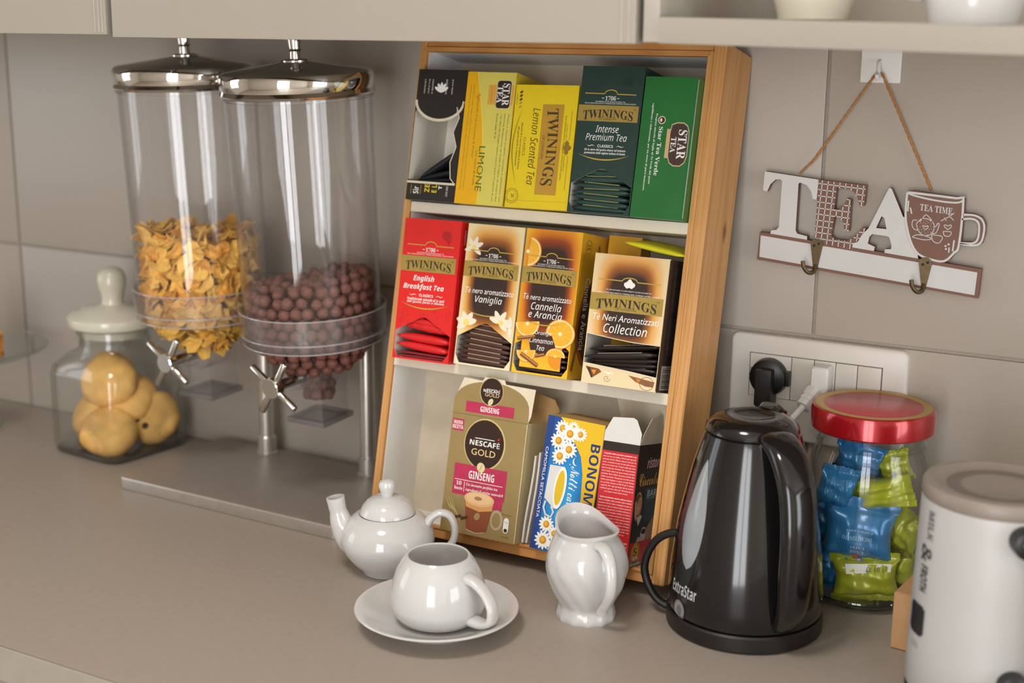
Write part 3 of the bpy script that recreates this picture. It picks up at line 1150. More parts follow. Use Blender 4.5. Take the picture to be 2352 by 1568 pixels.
def carton(name, label, u, v, w, W, H, D, outer, side=None, window=None, tilt=0.0, yaw=0.0, open_top=False, open_bottom=False, inner=None, cat='tea box', top=None, group=None):
    """Box of folded card standing on the rack frame at (u, v, w); window = polygon cut out of the front, in fractions (x, y down)."""
    side = side or outer
    inner = inner or INNER
    top = top or side
    t = thing(name, label, cat, ST(u, v, w), (0, 0, 0), group)
    t.rotation_euler = (Matrix.Rotation(-LEAN, 3, 'X') @ Matrix.Rotation(tilt, 3, 'Y') @ Matrix.Rotation(yaw, 3, 'Z')).to_euler()
    B = Bag()
    e = .0006

    def quad(p, m):
        B.add(p, [(0, 1, 2, 3)], m)
    outl = [Vector((0, 0, 0)), Vector((W, 0, 0)), Vector((W, H, 0)), Vector((0, H, 0))]
    if window:
        hole = [Vector((x * W, (1 - y) * H, 0)) for x, y in window]
        tri = tessellate_polygon([outl, hole])
        fl = outl + hole
        B.add([(p.x, 0, p.y) for p in fl], [tuple(x) for x in tri], outer)
        B.add([(p.x, e, p.y) for p in fl], [tuple(x) for x in tri], inner)
        n = len(hole)
        B.add([(p.x, 0, p.y) for p in hole] + [(p.x, e, p.y) for p in hole], [(i, (i + 1) % n, n + (i + 1) % n, n + i) for i in range(n)], BOARD)
    else:
        quad([(0, 0, 0), (W, 0, 0), (W, 0, H), (0, 0, H)], outer)
        quad([(e, e, e), (W - e, e, e), (W - e, e, H - e), (e, e, H - e)], inner)
    quad([(W, 0, 0), (W, D, 0), (W, D, H), (W, 0, H)], side)
    quad([(W - e, e, e), (W - e, D - e, e), (W - e, D - e, H), (W - e, e, H)], inner)
    quad([(0, D, 0), (0, 0, 0), (0, 0, H), (0, D, H)], side)
    quad([(e, e, e), (e, D - e, e), (e, D - e, H), (e, e, H)], inner)
    quad([(W, D, 0), (0, D, 0), (0, D, H), (W, D, H)], side)
    quad([(e, D - e, e), (W - e, D - e, e), (W - e, D - e, H), (e, D - e, H)], inner)
    if not open_bottom:
        quad([(0, 0, 0), (W, 0, 0), (W, D, 0), (0, D, 0)], side)
        quad([(e, e, e), (W - e, e, e), (W - e, D - e, e), (e, D - e, e)], inner)
    if not open_top:
        quad([(0, 0, H), (W, 0, H), (W, D, H), (0, D, H)], top)
        quad([(e, e, H - e), (W - e, e, H - e), (W - e, D - e, H - e), (e, D - e, H - e)], inner)
    else:
        for a, b in (((0, 0), (W, 0)), ((W, 0), (W, D)), ((W, D), (0, D)), ((0, D), (0, 0))):
            ia = (min(max(a[0], e), W - e), min(max(a[1], e), D - e)); ib = (min(max(b[0], e), W - e), min(max(b[1], e), D - e))
            quad([(*a, H), (*b, H), (*ib, H), (*ia, H)], BOARD)
    B.build('carton', t)
    # worn bright fold along the right front edge
    box('fold_line', W - .0006, W + .0003, -.0003, .0006, .001, H - .001, side, t)
    return t


def sachet_mesh(name, w, d, th, m, mline=None):
    """Tea envelope: a thin pillow with crimped ends, front edge at y=0, lying flat."""
    nx, ny = 12, 6
    vs, fs = [], []
    for sgn in (1, -1):
        for j in range(ny + 1):
            for i in range(nx + 1):
                x, y = -1 + 2 * i / nx, j / ny
                tx = max(0, 1 - abs(x) ** 3.5) ** .8
                ty = (1 - abs(2 * y - 1) ** 5) ** .6
                vs.append((x * w / 2, y * d, sgn * (th / 2 * tx * (.62 + .38 * ty) + .0003)))
    st = (nx + 1) * (ny + 1)
    for s in (0, 1):
        for j in range(ny):
            for i in range(nx):
                a = s * st + j * (nx + 1) + i
                q = (a, a + 1, a + nx + 2, a + nx + 1)
                fs.append(q if s == 0 else q[::-1])
    rim = [j for j in range(nx + 1)] + [(j + 1) * (nx + 1) + nx for j in range(ny)] + [ny * (nx + 1) + nx - 1 - i for i in range(nx)] + [(ny - 1 - j) * (nx + 1) for j in range(ny - 1)]
    for k in range(len(rim)):
        a, b = rim[k], rim[(k + 1) % len(rim)]
        fs.append((a, a + st, b + st, b))
    me = bpy.data.meshes.new(name)
    me.from_pydata(vs, [], fs)
    me.materials.append(m)
    me.polygons.foreach_set('use_smooth', [True] * len(me.polygons))
    return me


ORD = ['topmost', 'second from the top', 'third from the top', 'fourth from the top', 'fifth from the top', 'sixth from the top', 'seventh from the top', 'eighth from the top', 'lowest']


def sachets(box_thing, W, H, zs, tilts, m, w, d, th, lab, grp, x=.5, y=.004, line=None, yofs=None):
    """A stack of tea envelopes inside a carton; zs from the top down, in metres above the carton's floor."""
    me = sachet_mesh('tea_sachet', w, d, th, m)
    Mb = box_thing.matrix_basis
    for i, (z, tl) in enumerate(zip(zs, tilts)):
        o = bpy.data.objects.new('tea_sachet', me)
        COL.objects.link(o)
        yy = y + (yofs[i] if yofs else 0)
        o.matrix_world = Mb @ Matrix.Translation((x * W + rf.uniform(-.0008, .0008), yy, z)) @ Matrix.Rotation(tl, 4, 'Y') @ Matrix.Rotation(rf.uniform(-.02, .02), 4, 'Z')
        which = 'lowest' if i == len(zs) - 1 else ORD[i]
        tag(o, lab % which, 'tea bag', grp)
        if line:
            L = Bag()
            L.add([(-w * .30, -.00035, th * .30), (w * .32, -.00035, th * .30), (w * .32, .0, th * .43), (-w * .30, .0, th * .43)], [(0, 1, 2, 3)], line)
            L.build('printed_line', o)


def euler_to_basis(t):
    t.matrix_basis = Matrix.Translation(t.location) @ t.rotation_euler.to_matrix().to_4x4()


PEAK = [(.015, .80), (.40, .705), (.47, .695), (.53, .695), (.58, .705), (.985, .81), (.985, .93), (.90, .987), (.09, .987), (.015, .93)]


def brand_head(P, line=GOLDL, tint=INKW, y0=0.0, crest=False, wide=1.0):
    """gold rule with a bump, year, small print, gold band with the arched name"""
    pts = [(.08, .185 + y0)] + [(.40, .186 + y0)] + [(.5 - .10 * math.cos(math.pi * k / 8), .186 + y0 - .027 * math.sin(math.pi * k / 8)) for k in range(1, 8)] + [(.60, .187 + y0), (.90, .189 + y0)]
    P.line(pts, .0011, line, 'printed_art')
    if crest:
        for dx, dy, r in ((0, 0, .0042), (-.045, .006, .0026), (.045, .006, .0026), (0, -.022, .0022), (-.03, .02, .002), (.03, .02, .002)):
            P.ell(.5 + dx, .205 + y0 + dy, r, r, tint, 'crest', n=10)
        P.text('BY APPOINTMENT TO HER MAJESTY QUEEN ELIZABETH II', .5, .262 + y0, .60, .012, tint)
        P.text('TEA & COFFEE MERCHANTS R. TWINING AND COMPANY LIMITED, LONDON', .5, .285 + y0, .82, .013, tint)
    else:
        P.text('1706', .5, .216 + y0, .17, .030, tint, 'serif')
        P.rect(.36, .214 + y0, .395, .218 + y0, tint, 'lettering'); P.rect(.605, .214 + y0, .64, .218 + y0, tint, 'lettering')
        P.text('THE EXPERTS IN TEA BLENDING SINCE 1706', .5, .240 + y0, .48, .008, tint)
        P.text('TEA & COFFEE MERCHANTS R. TWINING AND COMPANY LIMITED LONDON', .5, .252 + y0, .82, .008, tint)


def brand_band(P, y0=0.0, a=.264, b=.374, dark=INKD):
    P.rect(.0, a + y0, .965, b + y0, GOLD, 'brand_band')
    h = b - a
    P.text('TWININGS', .485, a + h * .50 + y0, .80, h * .50, dark, 'serif', 'brand_lettering', arch=.32)
    P.text('OF LONDON', .485, a + h * .84 + y0, .28, h * .125, dark, 'sans', 'brand_lettering')
    P.text('TM', .90, a + h * .22 + y0, .04, h * .09, dark, 'sans', 'brand_lettering')


def swirls(P, m, seed, y0=.62, y1=.78, n=9):
    r_ = random.Random(seed)
    for k in range(n):
        P.k += 1
        cx, cy, rr = r_.uniform(.06, .94), r_.uniform(y0, y1), r_.uniform(.003, .006)
        P.line([(cx + rr * (1 - q / 14) * math.cos(q * .62 + k) / P.W, cy + rr * (1 - q / 14) * math.sin(q * .62 + k) / P.H) for q in range(13)], .0005, m, 'scroll_print')


def classic_copy(P, l1, l2, tint=INKW, y0=0.0):
    P.text('CLASSICS', .5, .540 + y0, .25, .019, tint, 'bold')
    for sx in (-1, 1):
        P.line([(.5 + sx * .17, .543 + y0), (.5 + sx * .21, .535 + y0), (.5 + sx * .26, .543 + y0), (.5 + sx * .30, .536 + y0)], .0008, tint, 'lettering', taper=True)
    P.text(l1, .5, .568 + y0, .66, .020, tint, 'boldital')
    P.text(l2, .5, .590 + y0, .66, .020, tint, 'boldital')
    P.arc(.07, .90, .597 + y0, .036, .0016, GOLDL)


def setb(*a, **k):
    t = carton(*a, **k)
    euler_to_basis(t)
    return t


W0 = -.015   # how far the cartons stand out of the rack's front


# ---- top row ------------------------------------------------------
ROW1 = ST1 + .0006
BLK = mat('black_carton', '26221f', .42, var=.06)
W, H, D = .0655, .1510, .074
win = [(.012, .33)] + [(.5 - .47 * math.cos(math.pi * k / 9), .24 + .155 * math.sin(math.pi * k / 9)) for k in range(1, 8)] + [(.86, .28), (.93, .36), (.84, .47), (.93, .58), (.84, .70), (.88, .82), (.97, .86), (.97, .865), (.012, .845)]
t = setb('tea_box', 'black tea box torn open with a pale inside, first on the top shelf', .0116, ROW1, W0, W, H, D, BLK, window=win, inner=mat('pale_inside', 'e2dccd', .7, var=.03))
P = Print(t, W, H)
P.line([(.5 - .49 * math.cos(math.pi * k / 14), .235 + .150 * math.sin(math.pi * k / 14)) for k in range(15)], .0032, BOARD, 'torn_edge')
P.line([(.86, .28), (.93, .36), (.84, .47), (.93, .58), (.84, .70), (.88, .82), (.97, .86)], .0012, BOARD, 'torn_edge')
P.rect(.0, .855, 1.0, .872, BOARD, 'torn_edge')
for k, (x, s) in enumerate(((.16, 'e nel momento'), (.24, 'Ricca di gusto'), (.32, 'naturale e'), (.60, 'INDIZIONI'), (.72, 'pura tazza'))):
    P.text(s, x, .13, .11, .035, INKW, 'sans', rot=90)
for k in range(5):
    a = math.radians(-150 + 30 * k)
    P.ell(.5 + .07 * math.cos(a), .17 + .035 * math.sin(a), .006, .002, INKW, 'leaf_print', n=10, rot=-a)
YEL = ink('e5c81e')
P.text('Sir', .20, .925, .055, .12, INKW, 'bold', rot=-90)
P.text('ZE', .43, .905, .06, .10, YEL, 'bold', rot=-90)
P.text('E L', .58, .905, .06, .10, YEL, 'bold', rot=-90)
P.text('T', .70, .895, .03, .07, INKW, 'bold', rot=-90)
P.text('CON ARO', .84, .92, .08, .04, INKW, 'sans', rot=-90)
P.line([(.10, .885), (.10, .955)], .0006, GOLDL); P.line([(.30, .885), (.30, .955)], .0006, GOLDL)
P.done()
FOILB = mat('black_foil', '25262b', .28, .3, var=.1)
sachets(t, W, H, [.043, .031, .024, .0175, .0115], [-.62, -.26, -.12, -.04, 0], FOILB, .056, .062, .006, 'black foil tea sachet in the torn black box, %s of its stack', 'black sachets in the torn box', x=.55, y=.006)

LEM = ramp_mat('lemon_carton', .0, .5, .75, 1.2, [(0, 'eab50c'), (.55, 'e6bd1c'), (.60, 'd8cd58'), (1, 'd9d06a')])
LIMS = mat('lemon_carton_side', 'd3b834', .42, var=.08, scale=30)
W, H, D = .0632, .1495, .0745
t = setb('tea_box', 'tall lemon yellow box with green sideways lettering, second on the top shelf', .0780, ROW1, W0, W, H, D, mat('lemon_yellow', 'd7ca5c', .4, var=.03), side=LIMS)
P = Print(t, W, H)
AMB = ink('e6ae0e')
P.poly([(0, 0)] + [(.20 + .29 * math.sin(2.0 * k / 12), k / 12) for k in range(0, 13)] + [(0, 1)], AMB, 'amber_field')
P.line([(.20 + .29 * math.sin(2.0 * k / 12), k / 12) for k in range(0, 13)], .0008, ink('f1d862'), 'amber_field')
GRN = ink('3f5c26')
P.text('Dall\u2019unione delle migliori miscele di t\u00e8 e del succo di frutta, nascono le profumate e', .155, .50, .80, .030, GRN, rot=90)
P.text('invitanti note di Star Tea al Limone, per offrirti una pausa deliziosa e dal piacere intenso.', .090, .50, .80, .030, GRN, rot=90)
P.text('Quando il t\u00e8 incontra la frutta!', .27, .42, .46, .045, GRN, 'shear', rot=90)
P.text('LIMONE', .46, .73, .34, .125, ink('2f6a2c'), 'sans', rot=90)
P.text('con succo di frutta', .355, .725, .26, .045, GRN, rot=90)
for k, s in enumerate(('Grazie a miscele pregiate, raccolte e selezionate con', 'passione direttamente nei luoghi d\u2019origine, da sempre Star', 'Tea offre alle famiglie italiane tutto il gusto e il piacere di una', 'buona tazza di t\u00e8.')):
    L = (.66, .66, .66, .19)[k]
    P.text(s, .92 - .075 * k, .31 + L / 2, L, .035, GRN, rot=90)
TAN = ink('d8a243')
P.rect(.46, .095, .97, .245, TAN, 'logo')
P.rrect(.62, .055, .93, .275, .004, ink('d8c58c'), 'logo')
P.rrect(.635, .062, .915, .268, .0035, ink('2c221f'), 'logo')
P.text('STAR', .825, .165, .165, .14, INKW, 'serif', 'logo_lettering', rot=90)
P.text('TEA', .70, .165, .13, .11, INKW, 'serif', 'logo_lettering', rot=90)
P.text('Premium Quality', .53, .17, .12, .03, ink('8a5c20'), 'sans', rot=90)
P.ell(.28, .175, .0024, .0012, ink('c98d1c'), 'leaf_print', rot=.7)
P.ell(.25, .19, .0024, .0012, ink('c98d1c'), 'leaf_print', rot=-.7)
P.done()
P = Print(t, D, H, org=(W, 0, 0), ux=(0, 1, 0), n=(1, 0, 0))
P.rrect(.12, .075, .95, .30, .004, ink('2c221f'), 'side_logo')
P.rrect(.15, .082, .92, .29, .0035, ink('d8c58c'), 'side_logo')
P.rrect(.17, .087, .90, .285, .003, ink('2c221f'), 'side_logo')
P.text('STAR', .60, .18, .15, .18, INKW, 'serif', 'side_logo', rot=90)
P.done()

YELC = mat('yellow_carton', 'e2c61a', .42, var=.04, scale=30)
W, H, D = .0778, .1365, .073
t = setb('tea_box', 'yellow tea box turned on its side with a vertical gold band, third on top shelf', .1438, ROW1, W0, W, H, D, YELC, tilt=-.012)
P = Print(t, W, H)
BR = ink('4a3a1c')
P.rect(.46, .155, .80, .885, mat('gold_patch', 'c79a3a', .35, .25, var=.03), 'brand_band')
P.text('TWININGS', .665, .50, .62, .16, BR, 'serif', 'brand_lettering', rot=90, arch=.28)
P.text('OF LONDON', .52, .50, .19, .042, BR, 'sans', 'brand_lettering', rot=90)
P.text('Lemon Scented Tea', .375, .50, .62, .125, ink('5a4718'), 'ital', rot=90)
P.text('CLASSICS', .22, .50, .15, .04, ink('6a5420'), 'sans', rot=90)
P.text('Miscela di t\u00e8 neri al profumo di limone', .155, .50, .38, .034, ink('6a5420'), 'boldital', rot=90)
P.text('dal gusto pieno e rinfrescante', .105, .50, .32, .034, ink('6a5420'), 'boldital', rot=90)
P.arc(.10, .10, .20, 0, .0001, BR)
P.line([(.14 - .11 * math.sin(math.pi * k / 14), .19 + .62 * k / 14) for k in range(15)], .0014, ink('9a7c22'), 'printed_art', taper=True)
P.line([(.93, .20), (.93, .43)] + [(.93 - .10 * math.sin(math.pi * k / 8), .43 + .14 * k / 8) for k in range(1, 8)] + [(.93, .57), (.93, .84)], .0008, ink('b8922a'), 'printed_art')
P.text('BY APPOINTMENT TO HER MAJESTY QUEEN ELIZABETH II', .875, .50, .38, .020, BR, rot=90)
P.text('TEA & COFFEE MERCHANTS R. TWINING AND COMPANY LIMITED LONDON', .845, .50, .52, .020, BR, rot=90)
for dx, dy, r in ((0, 0, .0042), (.0, .035, .0026), (.0, -.035, .0026), (.04, 0, .0024)):
    P.ell(.90 + dx, .50 + dy, r, r, ink('8f6d22'), 'crest', n=10)
for k in range(5):
    P.ell(.095, .06 + .03 * k, .0022, .0013, ink('5a4718') if k < 3 else ink('b89a28'), 'leaf_print', n=12, rot=.6)
P.text('INTENSIT\u00c0', .035, .12, .09, .022, BR, rot=90)
P.line([(.10 + .0082 * math.cos(q * .4) / W, .905 + .0082 * math.sin(q * .4) / H) for q in range(17)], .0004, BR, 'seal')
P.line([(.10 + .0062 * math.cos(q * .4) / W, .905 + .0062 * math.sin(q * .4) / H) for q in range(17)], .0003, BR, 'seal')
P.text('20', .115, .905, .03, .05, BR, 'sans', 'seal', rot=90)
P.line([(0, .945), (1, .935)], .0003, ink('b89a28'), 'printed_art')
P.done()

GRNC = mat('deep_green_carton', '1f3a33', .42, var=.06, scale=30)
W, H, D = .0735, .1588, .073
t = setb('tea_box', 'dark green tea box with a gold band and peaked opening, fourth on the top shelf', .2226, ROW1, W0 - .001, W, H, D, GRNC, window=PEAK)
P = Print(t, W, H)
swirls(P, ink('2c4a42'), 3)
brand_head(P); brand_band(P)
P.text('Intense', .5, .425, .37, .046, INKW, 'ital'); P.text('Premium Tea', .5, .480, .66, .048, INKW, 'ital')
classic_copy(P, 'Un t\u00e8 nero dal gusto vivace ed intenso', 'proveniente dalla regione indiana di Assam')
P.ell(.76, .10, .006, .005, ink('17302a'), 'printed_art')
P.done()
P = Print(t, D, H, org=(W, 0, 0), ux=(0, 1, 0), n=(1, 0, 0))
for k in range(5):
    P.ell(.30, .07 + .022 * k, .0028, .0016, INKW, 'side_print', n=12, rot=.5)
P.text('INTENSIT\u00c0', .12, .12, .09, .05, INKW, rot=90)
P.line([(.35 - .2 * math.sin(math.pi * k / 10), .30 + .4 * k / 10) for k in range(11)], .0012, GOLDL, 'side_print')
P.done()
FOILG = mat('green_sachet', '243f38', .45, var=.06)
sachets(t, W, H, [.0450, .0378, .0300, .0240, .0178, .0115, .0055], [.02, -.03, .03, -.02, .03, .03, .02], FOILG, .067, .064, .0085, 'dark green tea sachet in the peaked green box, %s of its stack', 'sachets in the dark green box', line=ink('8a8a58'), y=.003)

STG = mat('bright_green_carton', '246b33', .34, var=.10, scale=18)
W, H, D = .0598, .1490, .0745
t = setb('tea_box', 'bright green tea box with sideways white lettering at the right end of the top shelf', .2975, ROW1, W0 - .002, W, H, D, STG, tilt=.004)
P = Print(t, W, H)
P.rect(.52, .365, .93, .57, ink('cda878'), 'logo')
cl = [(.60, .33), (.70, .315), (.82, .315), (.90, .335), (.94, .38), (.945, .55), (.91, .60), (.83, .625), (.70, .625), (.62, .605), (.58, .56), (.575, .385)]
P.poly(cl, ink('c9b28a'), 'logo')
P.poly([(.76 + (x - .76) * .93, .47 + (y - .47) * .95) for x, y in cl], ink('43302a'), 'logo')
P.text('STAR', .825, .47, .205, .165, INKW, 'serif', 'logo_lettering', rot=90)
P.text('TEA', .665, .475, .11, .10, INKW, 'serif', 'logo_lettering', rot=90)
P.text('Star Tea Verde', .40, .525, .345, .080, INKW, 'serif', rot=90)
P.text('Pregiata miscela di foglie di T\u00e8 Verde dal gusto', .29, .51, .50, .045, INKW, 'serif', rot=90)
P.text('equilibrato e rinfrescante, per un sorso di puro benessere.', .20, .50, .62, .045, INKW, 'serif', rot=90)
P.ell(.40, .305, .0042, .0042, ink('e9dcc0'), 'seal'); P.ell(.40, .305, .0034, .0034, ink('43302a'), 'seal')
P.ell(.385, .305, .0012, .002, ink('e9dcc0'), 'seal')
P.done()
P = Print(t, D, H, org=(W, 0, 0), ux=(0, 1, 0), n=(1, 0, 0))
P.rect(.28, .27, .75, .40, ink('3fae3c'), 'side_print')
P.done()
box('worn_crease', W - .0004, W + .0006, -.0008, .0004, .002, H - .002, ink('8fae95', .5), t, bevel=.0003, seg=1)

# ---- middle row ---------------------------------------------------
ROW2 = ST2 + .0006
REDC = mat('red_carton', 'd8221f', .4, var=.05, scale=30)
W, H, D = .0762, .1630, .0735
t = setb('tea_box', 'red tea box with a gold band and peaked opening, first on the middle shelf', .0192, ROW2 - .0030, W0 - .003, W, H, D, REDC, window=PEAK, tilt=-.012)
P = Print(t, W, H)
swirls(P, ink('b81c1c'), 8)
P.line([(.80 + .05 * math.cos(q * .5) * (1 - q / 16), .12 + .03 * math.sin(q * .5) * (1 - q / 16) + .004 * q) for q in range(15)], .0012, ink('b01a1c'), 'scroll_print')
P.ell(.76, .11, .006, .0055, ink('b01a1c'), 'scroll_print')
brand_head(P); brand_band(P)
P.text('English', .43, .425, .37, .052, INKW, 'boldital'); P.text('Breakfast Tea', .44, .485, .72, .050, INKW, 'boldital')
classic_copy(P, 'Tradizionale miscela di t\u00e8 neri', 'dal gusto forte e deciso')
P.done()
P = Print(t, D, H, org=(W, 0, 0), ux=(0, 1, 0), n=(1, 0, 0))
for k in range(5):
    P.ell(.34, .06 + .022 * k, .003, .0018, INKW, 'side_print', n=12, rot=.5)
P.text('INTENSIT\u00c0', .14, .11, .10, .06, INKW, rot=90)
P.text('dal gusto forte e deciso', .22, .48, .20, .05, GOLDL, 'ital', rot=90)
P.done()
FOILR = mat('red_sachet', 'd21f22', .4, var=.06)
FOILR2 = mat('dark_red_sachet', '7f1d26', .45, var=.06)
sachets(t, W, H, [.0440, .0385, .0250, .0150], [.10, .09, .05, .07], FOILR, .070, .066, .0105, 'bright red sachet in the red box, %s of the bright ones', 'bright red sachets', y=.003)
sachets(t, W, H, [.0072, .0038], [.02, 0], FOILR2, .070, .066, .0028, 'dark red sachet at the bottom of the red box, %s of two', 'dark red sachets', y=.002)

VAN = ramp_mat('vanilla_front', .5, .60, .40, .34, [(0, '2e1f1a'), (.70, '33211b'), (.86, '9a5a22'), (1.02, 'd9a04f'), (1.25, 'e3cf9d'), (1.6, 'e6dab6')])
CRM = mat('vanilla_side', 'dccfa6', .42, var=.04)
W, H, D = .0725, .1600, .0725
t = setb('tea_box', 'cream tea box with white vanilla flowers and dark panel on the middle shelf', .1008, ROW2, W0, W, H, D, VAN, side=CRM, window=PEAK)
P = Print(t, W, H)


def petal(P, x, y, a, L, wd, m=None, part='flower_print'):
    """x, y base in fractions; a angle degrees (0 = right, 90 = up); L, wd metres"""
    a = math.radians(a)
    cx, cy = x + L / 2 * math.cos(a) / P.W, y - L / 2 * math.sin(a) / P.H
    pts = []
    for k in range(20):
        q = 2 * math.pi * k / 20
        X, Y = L / 2 * math.cos(q), wd / 2 * math.sin(q) * (1 - .25 * math.cos(q))
        pts.append((cx + (X * math.cos(a) - Y * math.sin(a)) / P.W, cy - (X * math.sin(a) + Y * math.cos(a)) / P.H))
    P.poly(pts, m or ink('e3dbc4'), part)


P.k += 1
for a in (25, 75, 130, 200, 320):
    petal(P, .14, .165, a, .0125, .0055)
P.ell(.14, .165, .0028, .0025, ink('e6cf72'), 'flower_print')
brand_head(P); brand_band(P)
P.text('T\u00e8 nero aromatizzato', .5, .468, .86, .040, INKW, 'shear'); P.text('Vaniglia', .5, .532, .48, .062, INKW, 'ital')
P.arc(.05, .92, .600, .040, .0013, GOLDL)
P.k += 1
for a in (15, 60, 115, 165, 215):
    petal(P, .15, .70, a, .0135, .0075)
P.ell(.15, .70, .0040, .0038, ink('e8cf6a'), 'flower_print')
P.k += 1
for a in (-42, 5, 120, 60, 165):
    petal(P, .74, .67, a, .0140, .0065)
P.k += 1
for a in (-85, 95, 140):
    petal(P, .93, .70, a, .0120, .0055)
P.ell(.76, .675, .0032, .003, ink('e8cf6a'), 'flower_print')
P.done()
FOILBR = mat('brown_sachet', '44281f', .42, var=.08)
sachets(t, W, H, [.0440, .0385, .0330, .0265, .0205, .0150, .0098, .0050], [.05, .07, .05, .06, .05, .04, .03, .03], FOILBR, .067, .064, .0080, 'brown tea sachet in the cream vanilla box, %s of its stack', 'brown sachets in the vanilla box', line=ink('9a8468'), y=.003)

CAN = ramp_mat('orange_front', .5, .62, .41, .35, [(0, '2e1d1a'), (.70, '35201a'), (.88, '8c3d12'), (1.04, 'cf7a1c'), (1.28, 'e3a823'), (1.7, 'e8b82c')])
ORS = mat('orange_side', 'e0a728', .42, var=.12, scale=25)
FLAPW = [(.015, .80), (.13, .772), (.13, .955), (.86, .955), (.86, .772), (.985, .81), (.985, .93), (.90, .987), (.09, .987), (.015, .93)]
W, H, D = .0690, .1602, .0720
t = setb('tea_box', 'orange and brown tea box with orange slices and cinnamon sticks on the middle shelf', .1758, ROW2, W0, W, H, D, CAN, side=ORS, window=FLAPW)
P = Print(t, W, H)
ORA, ORD_, PITH, PULP = ink('e08d1d'), ink('c96f14'), ink('efd9a0'), ink('e9a92c')


def orange(P, x, y, r, a0=0, a1=360, sq=1.0, rot=0):
    P.k += 1
    P.ell(x, y, r, r * sq, ORA, 'fruit_print', a0=a0, a1=a1, rot=rot)
    P.ell(x, y, r * .93, r * .93 * sq, PITH, 'fruit_print', a0=a0, a1=a1, rot=rot)
    P.ell(x, y, r * .84, r * .84 * sq, PULP, 'fruit_print', a0=a0, a1=a1, rot=rot)
    for k in range(9):
        q = math.radians(a0 + (a1 - a0) * (k + .5) / 9)
        P.line([(x, y), (x + r * .8 * math.cos(q + rot) / P.W, y - r * .8 * sq * math.sin(q + rot) / P.H)], .0004, ink('f0c760'), 'fruit_print')
    P.ell(x, y, r * .12, r * .12 * sq, ink('f3e6c0'), 'fruit_print', n=10)


def stick(P, x0, y0, x1, y1, wd):
    P.k += 1
    P.line([(x0, y0), (x1, y1)], wd, ink('8a5528'), 'spice_print')
    P.line([(x0, y0 - .004), (x1, y1 - .004)], wd * .35, ink('b98250'), 'spice_print')
    P.line([(x0, y0 + .005), (x1, y1 + .005)], wd * .2, ink('5c3518'), 'spice_print')


orange(P, .06, .16, .017, -85, 80)
brand_head(P); brand_band(P)
orange(P, .20, .655, .015, 180, 375)
orange(P, .80, .70, .018, 0, 360, .9)
P.text('T\u00e8 nero aromatizzato', .5, .468, .86, .040, INKW, 'shear'); P.text('Cannella', .5, .528, .54, .052, INKW, 'ital'); P.text('e Arancia', .5, .585, .60, .048, INKW, 'ital')
P.arc(.05, .90, .615, .040, .0013, GOLDL)
P.poly([(.34, .72), (.40, .695), (.52, .70), (.66, .72), (.74, .79), (.70, .84), (.50, .862), (.30, .83), (.26, .76)], ink('3a231d'), 'printed_art')
P.text('Orange', .50, .712, .30, .032, INKW, 'ital'); P.text('Cinnamon', .48, .762, .42, .034, INKW, 'ital'); P.text('Tea', .48, .812, .14, .034, INKW, 'ital')
P.arc(.24, .70, .838, .024, .0010, GOLDL)
orange(P, .23, .845, .012, 180, 372)
orange(P, .76, .86, .012, 0, 180, .8)
P.poly([(.64, .862), (.86, .862), (.86, .93), (.80, .945), (.70, .93), (.645, .90)], ORA, 'fruit_print')
stick(P, .05, .765, .36, .735, .0038)
stick(P, .14, .865, .46, .935, .0046)
stick(P, .40, .872, .56, .852, .0034)
P.done()
P = Print(t, D, H, org=(W, 0, 0), ux=(0, 1, 0), n=(1, 0, 0))
P.poly([(.80, .26), (.30, .36), (.12, .55), (.10, .66), (.16, .78), (.40, .90), (1, .96), (1, .24)], ink('a8541a'), 'side_print')
P.poly([(.84, .28), (.36, .38), (.20, .55), (.18, .66), (.24, .77), (.48, .88), (1, .94), (1, .26)], ink('33211b'), 'side_print')
P.text('Cannella e Arancia', .36, .55, .50, .17, INKW, 'sans', 'side_lettering', rot=90)
P.text('T\u00e8 nero aromatizzato', .62, .50, .42, .11, ink('b9a48c'), 'sans', 'side_lettering', rot=90)
orange(P, .70, .21, .016, 100, 260)
stick(P, .62, .07, .66, .15, .005)
stick(P, .10, .94, .22, .74, .005)
P.line([(.25 + .0075 * math.cos(q * .4) / D, .09 + .0075 * math.sin(q * .4) / H) for q in range(17)], .0005, ink('7a4a12'), 'seal')
P.text('25', .25, .09, .04, .11, ink('7a4a12'), 'sans', 'seal', rot=90)
P.done()
sachets(t, W, H, [.0300, .0240, .0180, .0120, .0055], [0, .01, 0, .01, .05], FOILBR, .064, .064, .0060, 'brown sachet behind the flap of the orange box, %s of its stack', 'brown sachets in the orange box', y=.003)
t = setb('tea_box', 'plain orange box standing behind the cinnamon tea box on the middle shelf', .2475, ROW2, .048, .0400, .1635, .025, ORS)
P = Print(t, .04, .1635)
P.ell(.5, .20, .008, .011, ink('d99c22'), 'printed_art')
P.done()

COLF = ramp_mat('collection_front', .5, .62, .36, .34, [(0, '2e1f1b'), (.66, '35221c'), (.85, '9a5a24'), (1.02, 'd79c50'), (1.3, 'dfc698'), (1.7, 'e2cfa6')])
COLS = mat('dark_brown_side', '2c211d', .42, var=.06)
W, H, D = .0872, .1400, .0745
CW = [(.012, .615), (.30, .632), (.62, .648), (.985, .650), (.985, .895), (.60, .872), (.012, .848)]
t = setb('tea_box', 'cream and brown assortment box cut open across the middle, right end of the middle shelf', .2640, ROW2, W0 - .004, W, H, D, COLF, side=COLS, window=CW, top=COLS)
P = Print(t, W, H)
brand_head(P, crest=True, y0=.01); brand_band(P, .02, .282, .412)
P.text('T\u00e8 Neri Aromatizzati', .5, .482, .88, .050, INKW, 'shear'); P.text('Collection', .51, .562, .58, .072, INKW, 'ital')
P.arc(.10, .30, .612, .012, .001, GOLDL)
P.line([(0, .846), (.6, .870), (.995, .893)], .0010, BOARD, 'torn_edge')
